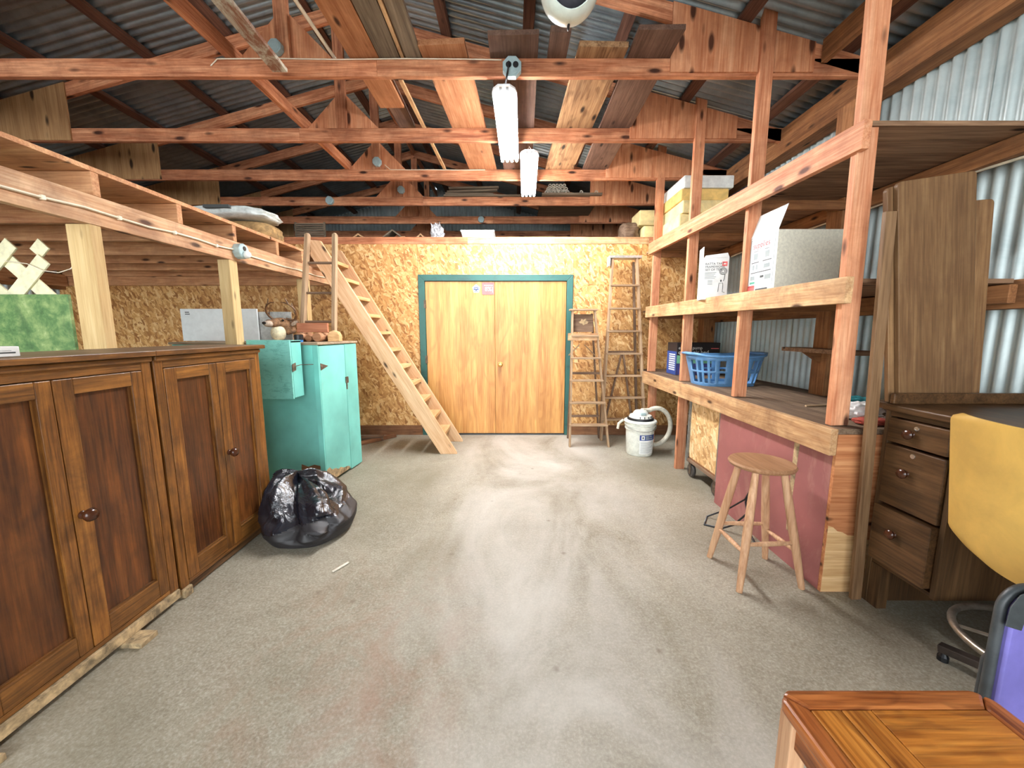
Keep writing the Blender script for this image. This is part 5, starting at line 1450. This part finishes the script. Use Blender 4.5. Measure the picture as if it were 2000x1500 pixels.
# ------------------------------------------------------------------ yellow chair
t = thing('drafting_chair', 'tall swivel chair with mustard plastic back at the dark desk', 'chair', (1.9, 1.22, 0))
cx, cy = 1.90, 1.20
def shell():
    # back shell: plane facing -X, curved, from y 0.80 to 1.37, z 0.62 to 1.06
    vs, fs = [], []
    ny, nz = 24, 40
    for layer in (0, 1):
        for i in range(nz + 1):
            f = i / nz
            for j in range(ny + 1):
                g = j / ny * 2 - 1
                Hh = 0.478
                dtop, dbot = (1 - f) * Hh, f * Hh
                hw = 0.285 + 0.012 * f
                for dd_, r2 in ((dtop, 0.035), (dbot, 0.085)):
                    if dd_ < r2:
                        hw = min(hw, 0.297 - r2 + math.sqrt(max(0.0, r2 * r2 - (r2 - dd_) ** 2)))
                y = 1.088 + g * hw
                z = 0.592 + 0.478 * f - 0.02 * (1 - abs(g) ** 3) * max(0, 1 - 2 * f)
                x = 1.585 + 0.075 * (g * g) - 0.05 * f + (0.007 if layer else 0.0)
                vs.append((x, y, z))
    n1 = (ny + 1) * (nz + 1)
    for L_ in (0, 1):
        for i in range(nz):
            for j in range(ny):
                a = L_ * n1 + i * (ny + 1) + j
                fs.append((a, a + 1, a + ny + 2, a + ny + 1))
    for j in range(ny):
        for i in (0, nz):
            a = i * (ny + 1) + j
            fs.append((a, a + 1, a + 1 + n1, a + n1))
    for i in range(nz):
        for j in (0, ny):
            a = i * (ny + 1) + j
            fs.append((a, a + ny + 1, a + ny + 1 + n1, a + n1))
    return MB().add(vs, fs)
build('backrest', shell(), M['yellow'], t, smooth=50)
build('seat', MB().ball((cx - 0.01, cy - 0.02, 0.62), (0.20, 0.22, 0.045), 32, 12), M['yellow'], t, smooth=60)
build('back_bracket', MB().tube([(cx - 0.05, cy - 0.05, 0.57), (1.66, cy - 0.07, 0.58), (1.612, cy - 0.09, 0.68), (1.60, cy - 0.09, 0.78)], 0.012, 8), M['darksteel'], t, smooth=60)
build('column', MB().lathe([(0.028, 0.06), (0.028, 0.30), (0.02, 0.302), (0.02, 0.585)], 18, T((cx, cy, 0))), M['darksteel'], t, smooth=40)
build('foot_ring', MB().tube([(cx + 0.235 * math.cos(2 * PI * k / 40), cy + 0.25 * math.sin(2 * PI * k / 40), 0.235) for k in range(40)], 0.013, 10, True), M['tube'], t, smooth=60)
for k in range(3):
    a = 2 * PI * k / 3 + 0.4
    build('ring_spoke', MB().tube([(cx, cy, 0.235), (cx + 0.228 * math.cos(a), cy + 0.245 * math.sin(a), 0.235)], 0.007, 6), M['tube'], t)
for k in range(4):
    a = math.radians(114 + 90 * k)
    bl = timber('base_leg', (cx + 0.025 * math.cos(a), cy + 0.025 * math.sin(a), 0.085), (cx + 0.27 * math.cos(a), cy + 0.27 * math.sin(a), 0.052), 0.04, 0.03, M['darksteel'], t)
    build('glide', MB().lathe([(0.018, 0.0), (0.018, 0.02), (0.008, 0.038)], 14, T((cx + 0.255 * math.cos(a), cy + 0.255 * math.sin(a), 0))), M['blackpl'], bl)
# ------------------------------------------------------------------ purple folding chair
t = thing('folding_chair', 'folded chair with purple plastic panel on dark tube frame behind the oak table', 'chair', (1.45, 0.92, 0))
sx0, sx1, sy, sh = 1.262, 1.572, 0.915, 0.716
def rrect(x0, x1, z0, z1, r_, n=6):
    pts = []
    for cx_, cz_, a0 in ((x1 - r_, z1 - r_, 0), (x0 + r_, z1 - r_, 90), (x0 + r_, z0 + r_, 180), (x1 - r_, z0 + r_, 270)):
        for j in range(n + 1):
            a = math.radians(a0 + 90 * j / n)
            pts.append((cx_ + r_ * math.cos(a), cz_ + r_ * math.sin(a)))
    return pts
fp = [(sx0 + 0.014, sy, 0.012)] + [(x, sy, z) for x, z in reversed([(p, q) for p, q in rrect(sx0 + 0.014, sx1 - 0.014, 0.0, sh - 0.014, 0.06, 8)[:18]])] + [(sx1 - 0.014, sy, 0.012)]
build('frame_tube', MB().tube(fp, 0.0115, 10), M['darkgrey'], t, smooth=60)
rp = [(sx0 + 0.05, sy + 0.034, 0.012), (sx0 + 0.05, sy + 0.034, 0.46), (sx0 + 0.09, sy + 0.034, 0.52), (sx1 - 0.09, sy + 0.034, 0.52), (sx1 - 0.05, sy + 0.034, 0.46), (sx1 - 0.05, sy + 0.034, 0.012)]
build('rear_frame', MB().tube(rp, 0.012, 10), M['darkgrey'], t, smooth=60)
for xx in (sx0 + 0.014, sx1 - 0.014):
    build('foot_cap', MB().lathe([(0.018, 0), (0.018, 0.03), (0.0155, 0.032)], 12, T((xx, sy, 0))), M['blackpl'], t)
    build('foot_cap', MB().lathe([(0.015, 0), (0.015, 0.03), (0.0125, 0.032)], 12, T((sx0 + 0.05 if xx < 1.4 else sx1 - 0.05, sy + 0.034, 0))), M['blackpl'], t)
build('panel', MB().prism(rrect(sx0 + 0.020, sx1 - 0.020, 0.20, sh - 0.022, 0.05), 'Y', sy - 0.022, sy - 0.002), M['purple'], t, bev=0.006, smooth=40)
build('corner_guard', MB().prism([(sx0 + 0.001, sh - 0.104), (sx0 + 0.045, sh - 0.118), (sx0 + 0.05, sh - 0.085), (sx0 + 0.065, sh - 0.055), (sx0 + 0.09, sh - 0.038), (sx0 + 0.13, sh - 0.03), (sx0 + 0.13, sh - 0.002), (sx0 + 0.06, sh - 0.002), (sx0 + 0.025, sh - 0.017), (sx0 + 0.005, sh - 0.05)], 'Y', sy - 0.0245, sy - 0.0225), M['darkgrey'], t, bev=0.001)
build('rivet', MB().lathe([(0.010, 0), (0.009, 0.004), (0.004, 0.005), (0.004, 0.002), (0, 0.002)], 16, T((sx0 + 0.118, sy - 0.0222, 0.505)) @ R('X', PI / 2)), M['chrome'], t, smooth=40)
# ------------------------------------------------------------------ oak table in front
t = thing('oak_table', 'low golden oak table with framed plank top in the near corner', 'table', (0.88, 0.55, 0))
tx0, tx1, ty0, ty1, tz = 0.636, 1.14, 0.28, 0.824, 0.50
fwd = 0.05
def mitre(poly, mat, name='top_frame'):
    return build(name, MB().prism(poly, 'Z', tz - 0.032, tz), mat, t, bev=0.008)
r_ = 0.02
mitre([(tx0, ty0), (tx0 + fwd, ty0 + fwd), (tx0 + fwd, ty1 - fwd), (tx0, ty1 - r_), (tx0, ty1 - r_)][:4], M['oakframe'])
of = wood('red_oak_frame_long', (92, 40, 14), (166, 92, 42), (200, 128, 70), axis='Y', rough=0.3, vary=0.12, knots=False, spec=0.5, figs=0.6, sat=1.0, fig=14.0, grain=1.2)
oy = wood('golden_oak_long', (96, 44, 8), (176, 104, 34), (214, 148, 66), axis='Y', rough=0.32, vary=0.2, knots=False, spec=0.5, figs=0.6, sat=1.0, fig=14.0, grain=1.2)
for o_ in list(t.children):
    pass
D.objects.remove([o_ for o_ in D.objects if o_.name.startswith('top_frame')][0])
mitre([(tx0, ty0), (tx0 + fwd, ty0 + fwd), (tx0 + fwd, ty1 - fwd), (tx0 + 0.012, ty1 - 0.012), (tx0, ty1 - 0.03)], of)
mitre([(tx1, ty0), (tx1, ty1 - 0.03), (tx1 - 0.012, ty1 - 0.012), (tx1 - fwd, ty1 - fwd), (tx1 - fwd, ty0 + fwd)], of)
mitre([(tx0 + 0.012, ty1 - 0.012), (tx0 + fwd, ty1 - fwd), (tx1 - fwd, ty1 - fwd), (tx1 - 0.012, ty1 - 0.012), (tx1 - 0.03, ty1), (tx0 + 0.03, ty1)], M['oakframe'])
mitre([(tx0, ty0), (tx1, ty0), (tx1 - fwd, ty0 + fwd), (tx0 + fwd, ty0 + fwd)], M['oakframe'])
ix0, ix1, iy0, iy1 = tx0 + fwd, tx1 - fwd, ty0 + fwd, ty1 - fwd
for a, b in ((ix0, ix0 + 0.069), (ix0 + 0.070, ix0 + 0.138)):
    build('top_plank', MB().box(a + 0.0008, b - 0.0008, iy0 + 0.001, iy1 - 0.001, tz - 0.028, tz - 0.002), oy, t, bev=0.0015)
yy = iy1
while yy > iy0 + 0.02:
    y2 = max(yy - 0.138, iy0)
    build('top_plank', MB().box(ix0 + 0.1395, ix1 - 0.001, y2 + 0.0008, yy - 0.0008, tz - 0.028, tz - 0.002), M['oak'], t, bev=0.0015)
    yy = y2
for (xx, yy_) in ((tx0 + 0.028, ty1 - 0.035), (tx1 - 0.028, ty1 - 0.035), (tx0 + 0.028, ty0 + 0.035), (tx1 - 0.028, ty0 + 0.035)):
    build('leg', MB().box(xx - 0.02, xx + 0.02, yy_ - 0.02, yy_ + 0.02, 0.0, tz - 0.033), M['stool'], t, bev=0.003)
build('apron', MB().box(tx0 + 0.049, tx1 - 0.049, ty1 - 0.05, ty1 - 0.03, tz - 0.10, tz - 0.033), M['oakframe'], t)
build('apron', MB().box(tx0 + 0.018, tx0 + 0.038, ty0 + 0.056, ty1 - 0.056, tz - 0.10, tz - 0.033), of, t)
build('apron', MB().box(tx1 - 0.038, tx1 - 0.018, ty0 + 0.056, ty1 - 0.056, tz - 0.10, tz - 0.033), of, t)
# ------------------------------------------------------------------ helmet hanging from the nearest truss
t = thing('helmet', 'pale helmet with dark padding hanging under the roof at the top edge', 'helmet', (0.255, 1.93, 2.70))
hm = T((0.255, 1.90, 2.80)) @ R('X', math.radians(62))
def helmetshell():
    vs, fs = [], []
    na, nr = 48, 16
    for layer, sc in ((0, 1.0), (1, 0.955)):
        for i in range(nr + 1):
            for k in range(na):
                a = 2 * PI * k / na
                # brow dips in the middle of the front, cheeks come down at the sides
                cut = -0.10 - 0.30 * abs(math.cos(a)) + (0.14 * max(0, math.cos(2 * a)) if True else 0)
                if math.sin(a) > 0: cut = -0.42 + 0.75 * math.sin(a) ** 2
                ph = (PI / 2) - (PI / 2 - cut) * i / nr
                vs.append((0.140 * sc * math.cos(ph) * math.cos(a), 0.172 * sc * math.cos(ph) * math.sin(a), 0.135 * sc * math.sin(ph)))
    n1 = (nr + 1) * na
    for L_ in (0, 1):
        for i in range(nr):
            for k in range(na):
                k2 = (k + 1) % na
                a = L_ * n1 + i * na
                fs.append((a + k, a + k2, a + na + k2, a + na + k))
    for k in range(na):
        k2 = (k + 1) % na
        a = nr * na
        fs.append((a + k, a + k2, a + n1 + k2, a + n1 + k))
    return MB().add(vs, fs)
hm = T((0.255, 1.93, 2.865)) @ R('X', math.radians(-134)) @ Matrix.Scale(0.92, 4)
build('shell', helmetshell(), M['helmet'], t, hm, smooth=50)
build('padding', MB().lathe([(0.0, 0.10), (0.07, 0.085), (0.105, 0.04), (0.118, 0.0), (0.10, -0.01), (0.07, 0.05), (0.0, 0.075)], 28, R('Z', 0)), M['helmetpad'], t, hm @ Matrix.Diagonal((1, 1.2, 1, 1)), smooth=50)
build('vent', MB().ball((0, 0.095, 0.112), (0.007, 0.022, 0.022), 12, 8), M['blackpl'], t, hm, smooth=60)
for s in (-1, 1):
    build('strap', MB().tube([(s * 0.125, 0.0, -0.02), (s * 0.15, -0.02, -0.08), (s * 0.145, -0.05, -0.13)], 0.006, 6), M['blackpl'], t, hm, smooth=60)
build('hanging_cord', MB().tube([(0.255, 1.95, 2.90), (0.255, 1.95, 3.043)], 0.004, 6), M['blackpl'], t)
